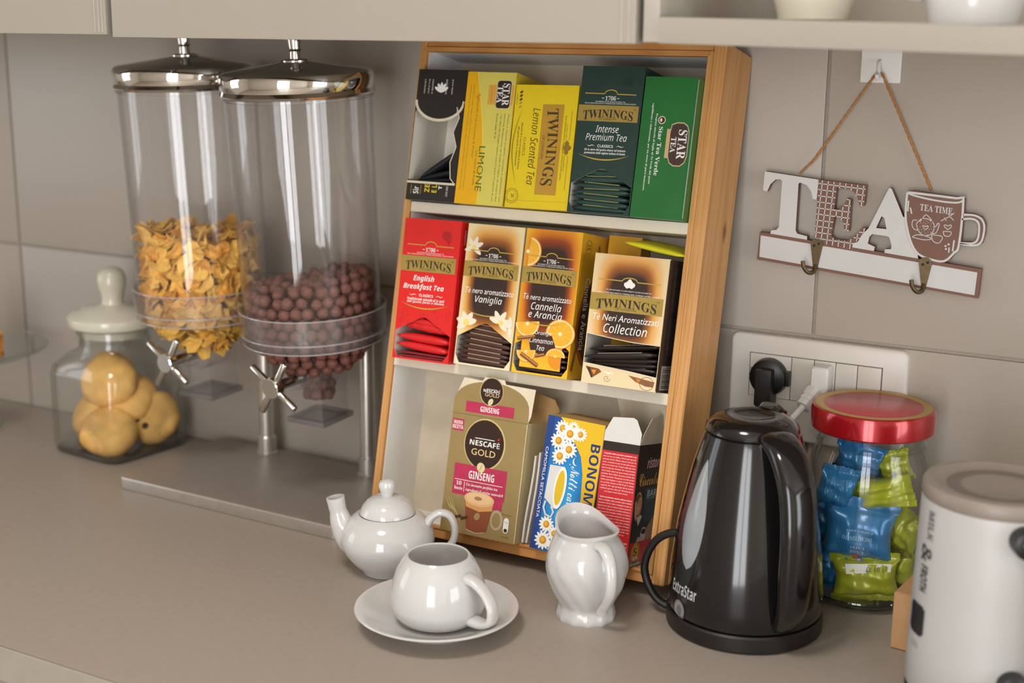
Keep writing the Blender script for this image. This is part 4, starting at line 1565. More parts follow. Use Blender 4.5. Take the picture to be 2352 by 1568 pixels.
P.line([(0, .617), (.30, .634), (.62, .650), (.99, .652)], .0008, BOARD, 'torn_edge')
P.poly([(.04, .87), (.22, .88), (.26, .90), (.14, .955)], ink('7a4a2a'), 'printed_art'); P.poly([(.06, .88), (.10, .88), (.15, .95), (.13, .955)], ink('3c2418'), 'printed_art')
P.poly([(.12, .893), (.19, .892), (.165, .93)], ink('e08d1d'), 'printed_art')
P.poly([(.62, .90), (.97, .925), (.955, .965), (.86, .965), (.72, .94)], ink('8a5a34'), 'printed_art')
P.poly([(.72, .915), (.80, .92), (.76, .945)], ink('d07a1c'), 'printed_art')
P.poly([(.26, .89), (.45, .90), (.36, .915)], ink('efe8d4'), 'printed_art')
P.line([(.34 + .05 * math.cos(q * .45) * (1 - q / 22), .945 + .028 * math.sin(q * .45) * (1 - q / 22)) for q in range(20)], .0005, ink('b08a52'), 'printed_art')
P.line([(.87 + .0080 * math.cos(q * .4) / W, .945 + .0070 * math.sin(q * .4) / H) for q in range(17)], .0004, ink('6a5030'), 'seal')
P.text('20', .87, .945, .06, .030, ink('6a5030'), 'sans', 'seal')
P.done()
P = Print(t, D, H, org=(W, 0, 0), ux=(0, 1, 0), n=(1, 0, 0))
SM = ink('8d8078')
for k in range(7):
    P.text('Infuso di t\u00e8 nero aromatizzato, ingredienti e preparazione in tazza', .22 + .055 * k, .22, .34, .025, SM, rot=90)
    P.text('20 x 2 g - conservare in luogo fresco e asciutto lontano da fonti', .22 + .055 * k, .58, .28, .025, SM, rot=90)
P.rect(.10, .80, .62, .985, ink('9c9894'), 'barcode')
for k in range(12):
    P.rect(.16, .815 + .0135 * k, .58, .815 + .0135 * k + (.004, .008, .006)[k % 3], ink('3a3431'), 'barcode')
P.done()
FOILDK = mat('dark_brown_sachet', '2a201c', .36, .15, var=.1)
sachets(t, W, H, [.0420, .0335, .0285, .0240, .0195], [-.13, -.13, -.10, -.07, -.03], FOILDK, .082, .066, .0080, 'dark brown sachet in the assortment box, %s of its stack', 'sachets in the assortment box', y=.003, line=ink('6e645d'), yofs=[.004, -.008, .001, .002, .003])
# yellow sachet lying on top of the assortment box
o = bpy.data.objects.new('tea_sachet', sachet_mesh('tea_sachet', .068, .060, .006, mat('yellow_sachet', 'd6cf1f', .35, var=.12, scale=40)))
COL.objects.link(o)
o.matrix_world = t.matrix_basis @ Matrix.Translation((.062, .010, H + .0095)) @ Matrix.Rotation(.14, 4, 'Y') @ Matrix.Rotation(.12, 4, 'X')
tag(o, 'yellow tea sachet lying on top of the brown assortment box', 'tea bag')

# ---- bottom row ---------------------------------------------------
ROW3 = .0142
NES = mat('taupe_gold_carton', '9c8556', .4, .15, var=.05, scale=60)
W, H, D = .0968, .1350, .055
t = setb('coffee_box', 'taupe coffee box with a round dark logo and raised rounded flap on the bottom shelf', .1068, ROW3, -.0145, W, H, D, NES, side=mat('cream_carton_side', 'd2c39a', .5, var=.03), open_top=True, inner=BOARD, cat='coffee box')
# raised front flap with rounded outline on a pale backing
FLH = .0430
fb = Bag()
out = [(0, 0), (W, 0), (W + .003, .008), (W + .005, .038), (.064, .0390), (.062, .0435), (.037, .0440), (.034, .0395), (.010, .0405), (.003, .022), (0, .010)]


def sheet(pts, y, th, m, mback=None, bend=.0):
    n = len(pts)
    tri = [tuple(q) for q in tessellate_polygon([[Vector((x, z, 0)) for x, z in pts]])]
    vs = [(x, y + bend * z * z, H + z) for x, z in pts] + [(x, y + th + bend * z * z, H + z) for x, z in pts]
    fs = tri + [tuple(i + n for i in q[::-1]) for q in tri] + [(i, (i + 1) % n, n + (i + 1) % n, n + i) for i in range(n)]
    return vs, fs


fb.add(*sheet(out, .0004, .0006, None), BOARD)
fb.build('raised_flap', t)
flf = Bag()
curve = [(0, 0), (W, 0), (W, .010)] + [(W * .5 + W * .5 * math.cos(math.pi * k / 16), .010 + .029 * math.sin(math.pi * k / 16) ** .8) for k in range(1, 16)] + [(0, .010)]
flf.add(*sheet(curve, .00002, .0003, None), NES)
flf.build('printed_flap', t)
P = Print(t, W, H + FLH, org=(0, -.0001, 0))
P.ym = [(-.1, -.08), (0, 0), (.205, .159), (.285, .227), (.314, .245), (.335, .28), (.425, .355), (.485, .417), (.632, .56), (.815, .755), (.826, .765), (.98, .978), (1.2, 1.2)]
BRN = mat('dark_coffee_brown', '33211b', .3, var=.08, scale=60)
BRL = ink('5a3526')
RIMG = ink('c9b27a')
MAG = mat('magenta_label', 'b3294f', .5, var=.10, scale=90)
CREAMI = ink('e8c98e')
P.rect(.17, .205, .81, .285, MAG, 'label_patch')
P.text('GINSENG', .49, .250, .25, .034, INKW, 'bold')
P.ell(.49, .105, .0152, .0162, RIMG, 'logo'); P.ell(.49, .105, .0143, .0154, BRN, 'logo')
P.text('NESCAF\u00c9', .49, .098, .22, .022, INKW, 'bold', 'logo_lettering'); P.text('GOLD', .50, .130, .19, .024, CREAMI, 'sans', 'logo_lettering')
P.rect(.42, .0835, .56, .0865, INKW, 'logo_lettering'); P.poly([(.585, .082), (.605, .072), (.60, .084)], ink('d8262a'), 'logo_lettering')
P.ell(.49, .188, .0028, .0042, ink('d9cf9c'), 'logo', rot=-.5); P.line([(.475, .20), (.49, .188), (.505, .176)], .0005, NES, 'logo')
P.line([(0, .314), (1, .314)], .0005, ink('7c6840'), 'fold_mark')
P.rect(.02, .335, .17, .425, MAG, 'label_patch')
P.text('NUOVA', .095, .362, .12, .024, INKW, 'bold'); P.text('RICETTA', .095, .397, .14, .024, INKW, 'bold')
P.ell(.475, .485, .0268, .0292, RIMG, 'logo'); P.ell(.47, .485, .0252, .0275, BRN, 'logo')
P.ell(.43, .420, .013, .010, BRL, 'logo', rot=.4)
P.ell(.475, .46, .024, .0185, BRN, 'logo')
P.text('NESCAF\u00c9', .475, .478, .40, .040, INKW, 'bold', 'logo_lettering'); P.text('GOLD', .47, .540, .32, .042, CREAMI, 'sans', 'logo_lettering')
P.rect(.34, .450, .60, .4545, INKW, 'logo_lettering'); P.poly([(.635, .446), (.665, .428), (.66, .448)], ink('d8262a'), 'logo_lettering')
P.rect(.11, .632, .81, .815, MAG, 'label_patch'); P.rect(.50, .81, .79, .86, MAG, 'label_patch')
P.ell(.46, .636, .0050, .0056, ink('d9cf9c'), 'logo', rot=.5); P.line([(.445, .655), (.46, .636), (.475, .617)], .0007, NES, 'logo')
P.text('GINSENG', .48, .688, .34, .050, INKW, 'bold')
P.line([(.13, .727), (.77, .727)], .0006, INKW, 'lettering'); P.line([(.265, .735), (.265, .795)], .0006, INKW, 'lettering')
P.text('10', .19, .748, .07, .026, INKW, 'serif'); P.text('buste', .19, .778, .11, .022, INKW, 'serif')
P.text('Un incontro perfetto tra', .50, .750, .42, .024, INKW, 'serifital'); P.text('ingredienti di origine naturale\u25ca', .54, .780, .50, .024, INKW, 'serifital')
# glass mug of milky drink, roots and beans
P.ell(.74, .905, .0080, .0115, ink('b7a384'), 'mug_print'); P.ell(.735, .905, .0055, .0085, NES, 'mug_print')
P.poly([(.29, .825), (.68, .825), (.62, .965), (.58, .978), (.40, .978), (.35, .965)], ink('8a4a30'), 'mug_print')
P.poly([(.29, .825), (.68, .825), (.665, .868), (.50, .882), (.32, .868)], ink('d59a5c'), 'mug_print')
P.ell(.485, .826, .0193, .0082, ink('dfb380'), 'mug_print'); P.ell(.485, .822, .0165, .0062, ink('e6c08f'), 'mug_print'); P.ell(.47, .822, .005, .0022, ink('a8764a'), 'mug_print')
P.ell(.48, .905, .0035, .0042, ink('a58a5a'), 'mug_print', rot=-.4)
P.line([(.35, .972), (.48, .984), (.60, .972)], .0009, ink('cbb89a'), 'mug_print')
for k in range(7):
    P.line([(.04 + .012 * k, .84 + .01 * (k % 3)), (.10 + .012 * k, .885), (.20 + .01 * k, .900 + .006 * k)], .0007, ink('c2ab72'), 'root_print')
for k in range(4):
    P.ell(.20 + .045 * k, .925 - .006 * (k % 2), .0026, .0018, ink('4a3326'), 'root_print', rot=.5)
P.rrect(.835, .885, .905, .955, .003, INKW, 'nutrition_print'); P.ell(.87, .942, .0022, .0022, ink('3a2c22'), 'nutrition_print')
P.text('Energy', .87, .905, .05, .010, ink('4a3b2a')); P.text('Per porzione', .87, .872, .12, .009, ink('4a3b2a')); P.text('Per 100g', .87, .972, .09, .009, ink('4a3b2a'))
P.done()
# back flap of the same carton folded behind
bf = Bag()
bf.add(*sheet([(.004, -.004), (W - .004, -.004), (W + .012, .014), (W + .004, .026), (W * .75, .032), (.01, .026)], D - .002, .0006, None, bend=0), BROWN)
bf.build('back_flap', t)
# loose paper sticks / envelopes between the coffee box and the camomile box
PAPER = mat('white_paper', 'd2ccc2', .7, var=.04, scale=60)
for i in range(5):
    o = thing('coffee_stick', 'pale paper envelope on edge between the coffee and camomile boxes, %s from the coffee box' % ('first', 'second', 'third', 'fourth', 'fifth')[i], 'envelope', ST(.2085 + .0038 * i, ROW3, -.004 + .003 * i), (0, 0, 0), 'paper envelopes on edge')
    o.rotation_euler = (Matrix.Rotation(-LEAN, 3, 'X') @ Matrix.Rotation(.035 + .006 * i, 3, 'Y')).to_euler()
    bm = bmesh.new()
    bmesh.ops.create_cube(bm, size=1)
    bmesh.ops.subdivide_edges(bm, edges=bm.edges[:], cuts=4, use_grid_fill=True)
    for v in bm.verts:
        q = v.co.copy()
        v.co = Vector((q.x * .0022 + .0010 * math.sin(q.z * 5 + i), (q.y + .5) * .058, (q.z + .5) * (.098 + .004 * (i % 2)) + .002))
    bm_obj('envelope', bm, PAPER if i != 2 else BROWN, o)

BLU = ramp_mat('camomile_front', .45, .45, .42, .45, [(0, '2ba3dc'), (.5, '2187c8'), (1.0, '1b56a0'), (1.5, '193f86')])
W, H, D = .0470, .1480, .062
t = setb('tea_box', 'blue and yellow camomile box with printed daisies on the bottom shelf', .2236, ROW3 + .001, W0 - .001, W + .022, H, D, BLU, side=BROWN, tilt=.035, top=BROWN)
W = W + .022
P = Print(t, W, H)
YC = ink('e3b820')
P.poly([(.22, 0), (1, 0), (1, 1), (.60, 1), (.70, .88), (.755, .72), (.76, .55), (.73, .38), (.66, .26), (.54, .18), (.40, .10)], YC, 'yellow_field')
P.rect(0, 0, .115, 1, ink('1d3f80'), 'blue_strip')
P.text('CAMOMILLA SETACCIATA', .06, .50, .53, .050, INKW, 'sans', rot=90)
P.text('BONOMELLI', .885, .50, .70, .165, ink('24336e'), 'bold', rot=90)
P.text('Notti calme', .60, .53, .38, .16, INKW, 'script', rot=90)


def daisy(P, x, y, r):
    P.k += 1
    for k in range(13):
        petal(P, x, y, k * 27.7, r, r * .36, INKW, 'daisy_print')
    P.ell(x, y, r * .40, r * .42, ink('c98a1c'), 'daisy_print', n=14)
    P.ell(x - .008, y - .004, r * .26, r * .27, ink('dfab34'), 'daisy_print', n=12)


for x, y, r in ((.46, .062, .0085), (.28, .080, .0110), (.60, .10, .0095), (.42, .11, .0120), (.24, .175, .0115), (.44, .225, .0115), (.30, .285, .0115), (.24, .80, .0110), (.40, .855, .0100), (.22, .92, .0125), (.41, .945, .0095)):
    daisy(P, x, y, r * .86)
P.poly([(.16, .36), (.42, .355), (.46, .40), (.45, .58), (.40, .665), (.33, .675), (.14, .61)], ink('d6d4d0'), 'cup_print')
P.ell(.385, .515, .0072, .0235, INKW, 'cup_print', rot=-.06); P.ell(.378, .515, .0050, .0195, ink('d9b41e'), 'cup_print', rot=-.06)
P.line([(.17, .63), (.15, .68), (.20, .73), (.30, .74), (.33, .70), (.28, .66)], .0022, ink('d6d4d0'), 'cup_print')
P.line([(.60 + .05 * math.cos(q), .30 + .028 * math.sin(q)) for q in [1.2 + .3 * k for k in range(11)]], .0018, INKW, 'moon_print', taper=True)
for x, y in ((.50, .33), (.36, .335), (.58, .26), (.52, .64), (.22, .345), (.56, .38), (.30, .77)):
    P.ell(x, y, .0007, .0007, INKW, 'moon_print', n=8)
P.done()

# hot chocolate box, open at the top
CHB = mat('dark_brown_carton', '2c1e1a', .38, var=.08)
REDP = mat('red_print', 'c8232a', .42, var=.04)
W, H, D = .0437, .1325, .066
t = setb('cocoa_box', 'open hot chocolate box with red text side at the right of the bottom shelf', .2972, ROW3 - .0015, W0 - .001, W, H, D, CHB, open_top=True, inner=mat('white_card', 'd9d6d0', .6, var=.03), cat='cocoa box', tilt=-.012)
P = Print(t, W, H)
P.rect(.03, .075, .985, 1.0, REDP, 'red_field')
LINES = ['\u2022 P\u00ebrgatitja: Hidhni p\u00ebrb\u00ebrjen e produktit n\u00eb nj\u00eb', 'en\u00eb ose tas t\u00eb madhe, shtoni pak nga pak', 'qumesht (rreth 120ml), trazoni mir\u00eb p\u00ebr t\u00eb', 'tretur, vendoseni n\u00eb zjarr t\u00eb ul\u00ebt duke trazuar,',
         'deri sa t\u00eb marr\u00eb vala. Trazoni edhe pak n\u00ebse', 'keni nevoj\u00eb p\u00ebr dend\u00ebsi. P\u00ebr nj\u00eb p\u00ebrzierje', 'm\u00eb t\u00eb trash\u00eb, shtoni nj\u00eb qese; m\u00eb pak qum\u00ebsht', 'pasdreke. Bar\u00eb: Hidhni nj\u00eb qese produkti dhe',
         '120ml qum\u00ebsht. P\u00ebrgatitja n\u00eb mikroval\u00eb:', 'hidhni p\u00ebrmbajtjen e qeses n\u00eb nj\u00eb filxhan', 'me qum\u00ebsht. Gatuani n\u00eb 750 W p\u00ebr 2 minuta', 'e gjysm\u00eb. P\u00ebr nj\u00eb p\u00ebrzierje m\u00eb t\u00eb trash\u00eb,',
         'vazhdoni gatimin edhe p\u00ebr 30 sekonda t\u00eb', 'tjera. Ruajeni n\u00eb vend t\u00eb thar\u00eb e t\u00eb freskt.', '', '\u2022 Uputa za pripremu: stavite sadr\u017eaj vre\u0107ice u', '\u0161alicu i dodajte malo pomalo \u0161alicu mlijeka', '(otprilike 120 ml). Stalno mije\u0161aju\u0107i kuhajte na',
         'laganoj vatri dok ne dobijete \u017eeljenu gusto\u0107u.', 'Ako \u017eelite ve\u0107u gusto\u0107u, produ\u017eite kuhanje; za', 'manju gusto\u0107u dodajte mlijeka. U kafi\u0107u:', 'slijedite istu proceduru kuhaju\u0107i uporabom', 'pare. Pripremanje u mikrovalnoj pe\u0107i:', 'stavite sadr\u017eaj vre\u0107ice u veliku \u0161alicu, dodajte', 'pomalo otprilike 120 ml mlijeka. Kuhajte', 'na 750 W 2 minute. Za ve\u0107u gusto\u0107u,', 'kuhajte jo\u0161 30 sekundi; za', 'manju, dodajte mlijeka. Dr\u017eati na']
for k, s in enumerate(LINES):
    if s:
        P.text(s, .51, .100 + .0235 * k, .88 if k not in (13, 27) else .62, .0150, INKW, 'bold' if k in (0, 15) else 'sans')
for k, s in enumerate(('VRIJEDNOSTI - AVERAGE', 'Energija / Energy 1573', 'Masti / Fat 4,5 g', 'Bjelan\u010devine 7,2 g', 'Sol / Salt 0,40 g')):
    P.text(s, .62, .80 + .028 * k, .62, .016, INKW, 'bold')
P.done()
P = Print(t, D, H, org=(W, 0, 0), ux=(0, 1, 0), n=(1, 0, 0))
P.rect(0, .78, 1, 1, REDP, 'red_field')
P.text('ristora', .72, .155, .62, .085, ink('d8356c'), 'boldital', 'brand_lettering'); P.text('ristora', .712, .152, .62, .085, INKW, 'ital', 'brand_lettering')
P.text('Cioccolata', .66, .285, 1.05, .105, ink('efc063'), 'script', 'brand_lettering')
P.rect(.42, .36, 1, .64, ink('2c4650'), 'photo_print')
P.text('BAR', .72, .405, .38, .055, ink('c9cfd0'), 'bold'); P.text('DOLCE BONTA', .70, .445, .36, .016, ink('9aa6a8'), 'bold')
P.poly([(.04, .42), (.10, .385), (.22, .38), (.32, .42), (.36, .50), (.34, .60), (.22, .64), (.10, .62), (.03, .54)], ink('5a3a22'), 'photo_print')
P.ell(.21, .475, .0082, .0125, ink('cf9c78'), 'photo_print', rot=.1)
P.poly([(.08, .42), (.18, .395), (.30, .42), (.22, .425), (.13, .47), (.10, .54)], ink('6e4828'), 'photo_print')
P.line([(.175, .51), (.21, .520), (.25, .505)], .0009, INKW, 'photo_print'); P.ell(.18, .463, .0008, .0006, ink('2a1a14'), 'photo_print', n=8); P.ell(.25, .460, .0008, .0006, ink('2a1a14'), 'photo_print', n=8)
P.poly([(.02, .64), (.16, .585), (.26, .60), (.44, .60), (.55, .68), (.52, .79), (.02, .79)], ink('14262a'), 'photo_print')
P.poly([(.16, .59), (.26, .66), (.40, .585), (.30, .57)], ink('d5cfc6'), 'photo_print')
P.poly([(.04, .46), (.10, .45), (.17, .56), (.14, .62), (.08, .58)], ink('cf9c78'), 'photo_print')
P.ell(.52, .735, .0080, .0075, ink('cfc9c2'), 'photo_print'); P.ell(.52, .715, .0068, .0030, ink('2a1c16'), 'photo_print')
P.poly([(.24, .79), (.30, .75), (.50, .765), (.60, .79)], ink('bdb6ae'), 'photo_print')
P.poly([(.60, .70), (.9, .60), (1, .62), (1, .79), (.62, .79)], ink('a88a68'), 'photo_print')
P.ell(.27, .885, .0125, .0120, ink('e0b02a'), 'seal'); P.ell(.27, .885, .0115, .0110, ink('8a2418'), 'seal'); P.ell(.25, .875, .0100, .0095, ink('dfae2a'), 'seal')
P.text('5', .26, .872, .15, .060, ink('33140f'), 'boldital', 'seal'); P.text('BUSTE', .27, .925, .24, .020, INKW, 'bold', 'seal')
P.rrect(.04, .955, .52, .988, .002, ink('2f7a3c'), 'green_patch'); P.text('SENZA GLUTINE', .28, .971, .42, .016, INKW, 'boldital')
P.done()
WC = MATS['white_card']
fl = Bag()
fl.add(*sheet([(0, 0), (W, 0), (W + .001, .012), (W - .006, .026), (W - .010, .028), (.010, .026), (.002, .010)], .0, .0007, None, bend=.0), WC)
fl.build('front_flap', t)
sf = Bag()
pts = [(0, 0), (D, 0), (D, .018), (D - .012, .033), (.020, .028), (.006, .012)]
vs, fs = sheet(pts, 0, .0007, None)
vs = [(W + y - .0004 + .10 * (z - H), x, z) for x, y, z in vs]
sf.add(vs, fs, mat('grey_card', 'c4b9a4', .65, var=.04))
sf.build('side_flap', t)
bk = Bag()
n_ = 10
vs, fs = [], []
for j in range(n_ + 1):
    q = j / n_
    y, z = D - .001 - .030 * math.sin(q * 1.4), H + .052 * math.sin(q * 1.5)
    vs += [(-.006 * q - .002, y, z), (W + .014 * (1 - .3 * q), y + .004, z - .002), (-.006 * q - .002, y + .0007, z + .0005), (W + .014 * (1 - .3 * q), y + .0047, z - .0015)]
for j in range(n_):
    a = 4 * j
    fs += [(a, a + 1, a + 5, a + 4), (a + 3, a + 2, a + 6, a + 7), (a, a + 4, a + 6, a + 2), (a + 1, a + 3, a + 7, a + 5)]
fs += [(0, 2, 3, 1), (4 * n_, 4 * n_ + 1, 4 * n_ + 3, 4 * n_ + 2)]
bk.add(vs, fs, mat('grey_card', 'c4b9a4', .65))
bk.build('back_flap', t, smooth=True)

# ================================================================== crockery on the worktop
def rdir(x, y):
    """horizontal unit vector from (x, y) to the viewer and the one to its right"""
    d = Vector((CAM_POS.x - x, CAM_POS.y - y, 0)).normalized()
    return d, Vector((-d.y, d.x, 0))


def mixdir(x, y, deg):
    d, r = rdir(x, y)
    a = math.radians(deg)
    return d * math.cos(a) + r * math.sin(a)


# ---- teapot
tx, ty = .5727, -.2765
tp = thing('teapot', 'small white porcelain teapot with knobbed lid in front of the wooden rack', 'teapot', (tx, ty, 0))
lathe('body', [(0, .004), (.023, .004), (.025, 0), (.028, .0005), (.029, .004), (.0385, .012), (.0470, .023), (.0520, .034), (.0524, .042), (.0490, .053), (.0410, .0625), (.0345, .0672), (.0322, .0685),
               (.0298, .0670), (.030, .064), (.044, .053), (.048, .042), (.047, .030), (.036, .014), (.02, .009), (0, .009)], PORC, tp, n=64)
ld = lathe('lid', [(0, .0668), (.0285, .0668), (.0308, .0685), (.0302, .0712), (.0275, .0770), (.0220, .0830), (.0150, .0868), (.0090, .0880), (0, .0885)], PORC, tp, n=64)
lathe('lid_knob', [(.0070, .0865), (.0066, .0895), (.0078, .0930), (.0093, .0975), (.0093, .1010), (.0078, .1045), (.0045, .1065), (0, .1070)], PORC, ld, n=32)
d = mixdir(tx, ty, -96)
pth = catmull([d * .026 + Vector((0, 0, .034)), d * .0400 + Vector((0, 0, .041)), d * .0500 + Vector((0, 0, .054)), d * .0545 + Vector((0, 0, .070)), d * .0575 + Vector((0, 0, .0855))], 6)
vs, fs = sweep_data(pth, [.0190, .0165, .0120, .0092, .0100], [.0250, .0200, .0135, .0096, .0104], side=(-d.y, d.x, 0), n=24)
n = 24
k = (len(pth) - 1) * n
cen = sum((Vector(v) for v in vs[k:k + n]), Vector()) / n
fs = fs[:-1]
inn = [cen + (Vector(v) - cen) * .72 for v in vs[k:k + n]]
dp = [v - Vector((0, 0, .012)) - d * .003 for v in inn]
b = len(vs)
vs = vs + inn + dp
for i in range(n):
    i2 = (i + 1) % n
    fs += [(k + i, k + i2, b + i2, b + i), (b + i, b + i2, b + n + i2, b + n + i)]
fs.append(tuple(b + n + i for i in range(n)))
mesh('spout', vs, fs, PORC, tp, auto=60)
d = mixdir(tx, ty, 82)
sweep('handle', catmull([d * .042 + Vector((0, 0, .052)), d * .049 + Vector((0, 0, .0640)), d * .059 + Vector((0, 0, .0695)), d * .0695 + Vector((0, 0, .0655)), d * .0750 + Vector((0, 0, .052)),
                         d * .0725 + Vector((0, 0, .036)), d * .061 + Vector((0, 0, .024)), d * .044 + Vector((0, 0, .017))], 6),
      [.0085, .0070, .0065, .0065, .0065, .0065, .0070, .0085], PORC, tp, rb=[.0060, .0046, .0042, .0042, .0042, .0042, .0046, .006], side=(-d.y, d.x, 0), n=16)

# ---- saucer and cup
sx, sy = .6965, -.3715
sa = thing('saucer', 'round white saucer under the white teacup', 'saucer', (sx, sy, 0))
lathe('dish', [(0, .003), (.036, .003), (.038, 0), (.043, 0), (.045, .003), (.058, .0085), (.073, .0155), (.0815, .0198), (.0832, .0212), (.0825, .0225), (.0805, .0222), (.072, .0185), (.058, .0120), (.044, .0075), (.038, .0068), (.024, .0062), (0, .0062)], PORC, sa, n=96)
cx_, cy_ = sx + .001, sy + .002
cu = thing('teacup', 'round white teacup standing on the saucer in front', 'cup', (cx_, cy_, .0064))
lathe('bowl', [(0, .0025), (.022, .0025), (.024, 0), (.034, .0008), (.0410, .0045), (.0462, .0115), (.0482, .021), (.0480, .032), (.0462, .043), (.0424, .054), (.0368, .0635), (.0325, .0690), (.0312, .0703),
               (.0298, .0693), (.0335, .0630), (.0392, .0530), (.0430, .042), (.0448, .031), (.0450, .021), (.043, .012), (.036, .006), (0, .005)], PORC, cu, n=80)
d = mixdir(cx_, cy_, 47)
sd_ = (-d.y, d.x, 0)
sweep('handle', catmull([d * .0390 + Vector((0, 0, .055)), d * .0500 + Vector((0, 0, .0530)), d * .0630 + Vector((0, 0, .0450)), d * .0715 + Vector((0, 0, .0320)), d * .0705 + Vector((0, 0, .0185)),
                         d * .0600 + Vector((0, 0, .0125)), d * .0430 + Vector((0, 0, .0125))], 6),
      [.0085, .0074, .0070, .0072, .0078, .0084, .0095], PORC, cu, rb=[.0058, .0042, .0036, .0036, .0040, .0044, .0055], side=sd_, n=16, sq=2.4)

# ---- creamer jug
gx, gy = .8165, -.2730
cj = thing('creamer_jug', 'white porcelain cream jug with swirled ribs and high spout beside the kettle', 'jug', (gx, gy, 0))
dh = mixdir(gx, gy, 24)
hd = math.atan2(dh.y, dh.x)
prof = [(.0300, 0.0), (.0305, .004), (.0292, .010), (.0285, .015), (.0310, .021), (.0362, .032), (.0400, .044), (.0420, .055), (.0413, .066), (.0380, .076), (.0338, .083), (.0312, .0875), (.0308, .0905), (.0322, .0940)]
n = 96
vs, fs = [], []


def jug_ring(r, z, t, inner=False):
    out = []
    for i in range(n):
        a = 2 * math.pi * i / n
        rib = 0
        if z < .078 and not inner:
            ph = 12 * (a + z * 16)
            w = max(0, math.sin(math.pi * min(1, max(0, (z - .004) / .072)))) ** .5
            rib = .0011 * w * abs(math.sin(ph / 2)) - .0004 * w
        if z < .013:
            rib += .0007 * (1 - z / .013) * math.cos(12 * a)
        rr = r + rib
        s = max(0, -math.cos(a - hd))             # towards the spout
        lipz = z
        if z > .072:
            q = (z - .072) / .022
            rr += .011 * q * s ** 3
            lipz = z + .0135 * q * s ** 2.0
            side = max(0, -math.cos(a - hd + math.pi)) ** 6
            lipz += .0015 * q * side
        out.append((rr * math.cos(a), rr * math.sin(a), lipz))
    return out


def dens(p, m=3):
    o = catmull([(r, z, 0) for r, z in p], m)
    return [(q.x, q.y) for q in o]


dp = dens(prof)
for r, z in dp:
    vs += jug_ring(r, z, 0)
inn = [(r - (.0026 if z > .08 else .0032), z + (.0010 if z > .092 else 0)) for r, z in reversed(dp) if z > .008]
for r, z in inn:
    vs += jug_ring(r, z, 0, True)
m_ = len(vs) // n
for j in range(m_ - 1):
    for i in range(n):
        i2 = (i + 1) % n
        fs.append((j * n + i, j * n + i2, (j + 1) * n + i2, (j + 1) * n + i))
fs.append(tuple((m_ - 1) * n + i for i in range(n)))
fs.append(tuple(range(n - 1, -1, -1)))
o = mesh('body', vs, fs, PORC, cj, auto=60)
sdh = (-dh.y, dh.x, 0)
sweep('handle', catmull([dh * .0290 + Vector((0, 0, .0865)), dh * .0420 + Vector((0, 0, .0885)), dh * .0545 + Vector((0, 0, .0800)), dh * .0600 + Vector((0, 0, .0640)), dh * .0585 + Vector((0, 0, .0480)),
                         dh * .0500 + Vector((0, 0, .0340)), dh * .0425 + Vector((0, 0, .0250)), dh * .0395 + Vector((0, 0, .0200))], 6),
      [.0080, .0072, .0064, .0060, .0056, .0050, .0052, .0060], PORC, cj, rb=[.0055, .0044, .0042, .0042, .0040, .0040, .0045, .0050], side=sdh, n=16)

# ---- kettle
kx, ky = .9632, -.2060
kt = thing('kettle', 'glossy black electric kettle with water gauge in front of the wooden rack', 'kettle', (kx, ky, 0))
lathe('base', [(0, .001), (.0770, .001), (.0790, .003), (.0790, .0165), (.0775, .0185), (.0700, .0190), (0, .019)], BLACKM, kt, n=80)
KP = [(.0765, .0200), (.0780, .0225), (.0778, .040), (.0765, .060), (.0738, .085), (.0705, .110), (.0665, .130), (.0622, .150), (.0575, .170), (.0530, .186), (.0492, .198), (.0472, .2035)]


def KR(z):
    for (r0, z0), (r1, z1) in zip(KP, KP[1:]):
        if z <= z1:
            return r0 + (r1 - r0) * (z - z0) / (z1 - z0)
    return KP[-1][0]


kb = lathe('body', [(0, .0195)] + KP + [(.0420, .2045), (0, .2045)], BLACKP, kt, n=80)
klid = lathe('lid', [(0, .2040), (.0455, .2040), (.0464, .2060), (.0445, .2115), (.0390, .2170), (.0310, .2205), (.0235, .2215), (.0205, .2200), (.0150, .2175), (0, .2170)], BLACKP, kt, n=64)
dl = mixdir(kx, ky, 150)
sweep('lid_catch', [dl * .024 + Vector((0, 0, .2195)), dl * .034 + Vector((0, 0, .2215)), dl * .044 + Vector((0, 0, .2150)), dl * .050 + Vector((0, 0, .2050))], [.010, .012, .012, .010], BLACKP, klid, rb=[.003, .0045, .005, .004], side=(-dl.y, dl.x, 0), n=14, sq=3)
ds = mixdir(kx, ky, -146)
sweep('spout', catmull([ds * .035 + Vector((0, 0, .150)), ds * .052 + Vector((0, 0, .178)), ds * .055 + Vector((0, 0, .196)), ds * .056 + Vector((0, 0, .202))], 5), [.016, .020, .020, .018], BLACKP, kt, rb=[.014, .014, .010, .006], side=(-ds.y, ds.x, 0), n=18)
dk = mixdir(kx, ky, 29)
kh = sweep('handle', catmull([dk * .036 + Vector((0, 0, .2065)), dk * .052 + Vector((0, 0, .2080)), dk * .073 + Vector((0, 0, .196)), dk * .0905 + Vector((0, 0, .168)), dk * .0965 + Vector((0, 0, .130)), dk * .0960 + Vector((0, 0, .090)),
                              dk * .0930 + Vector((0, 0, .055)), dk * .0820 + Vector((0, 0, .033)), dk * .0735 + Vector((0, 0, .026))], 7),
           [.0175, .0185, .0185, .018, .0175, .0170, .0150, .0120, .0100], BLACKP, kt, rb=[.006, .0085, .0105, .0105, .0105, .0105, .0095, .007, .005], side=(-dk.y, dk.x, 0), n=22, sq=2.6)
GAUGE = mat('grey_gauge', '8f9498', .22, var=.06, scale=30, coat=.4)
dg = mixdir(kx, ky, -50)
ga = math.atan2(dg.y, dg.x)


def kwarp(a0):
    def w(x, z, lift):
        r = KR(z) + lift + .0004
        a = a0 + x / .072
        return Vector((r * math.cos(a), r * math.sin(a), z))
    return w


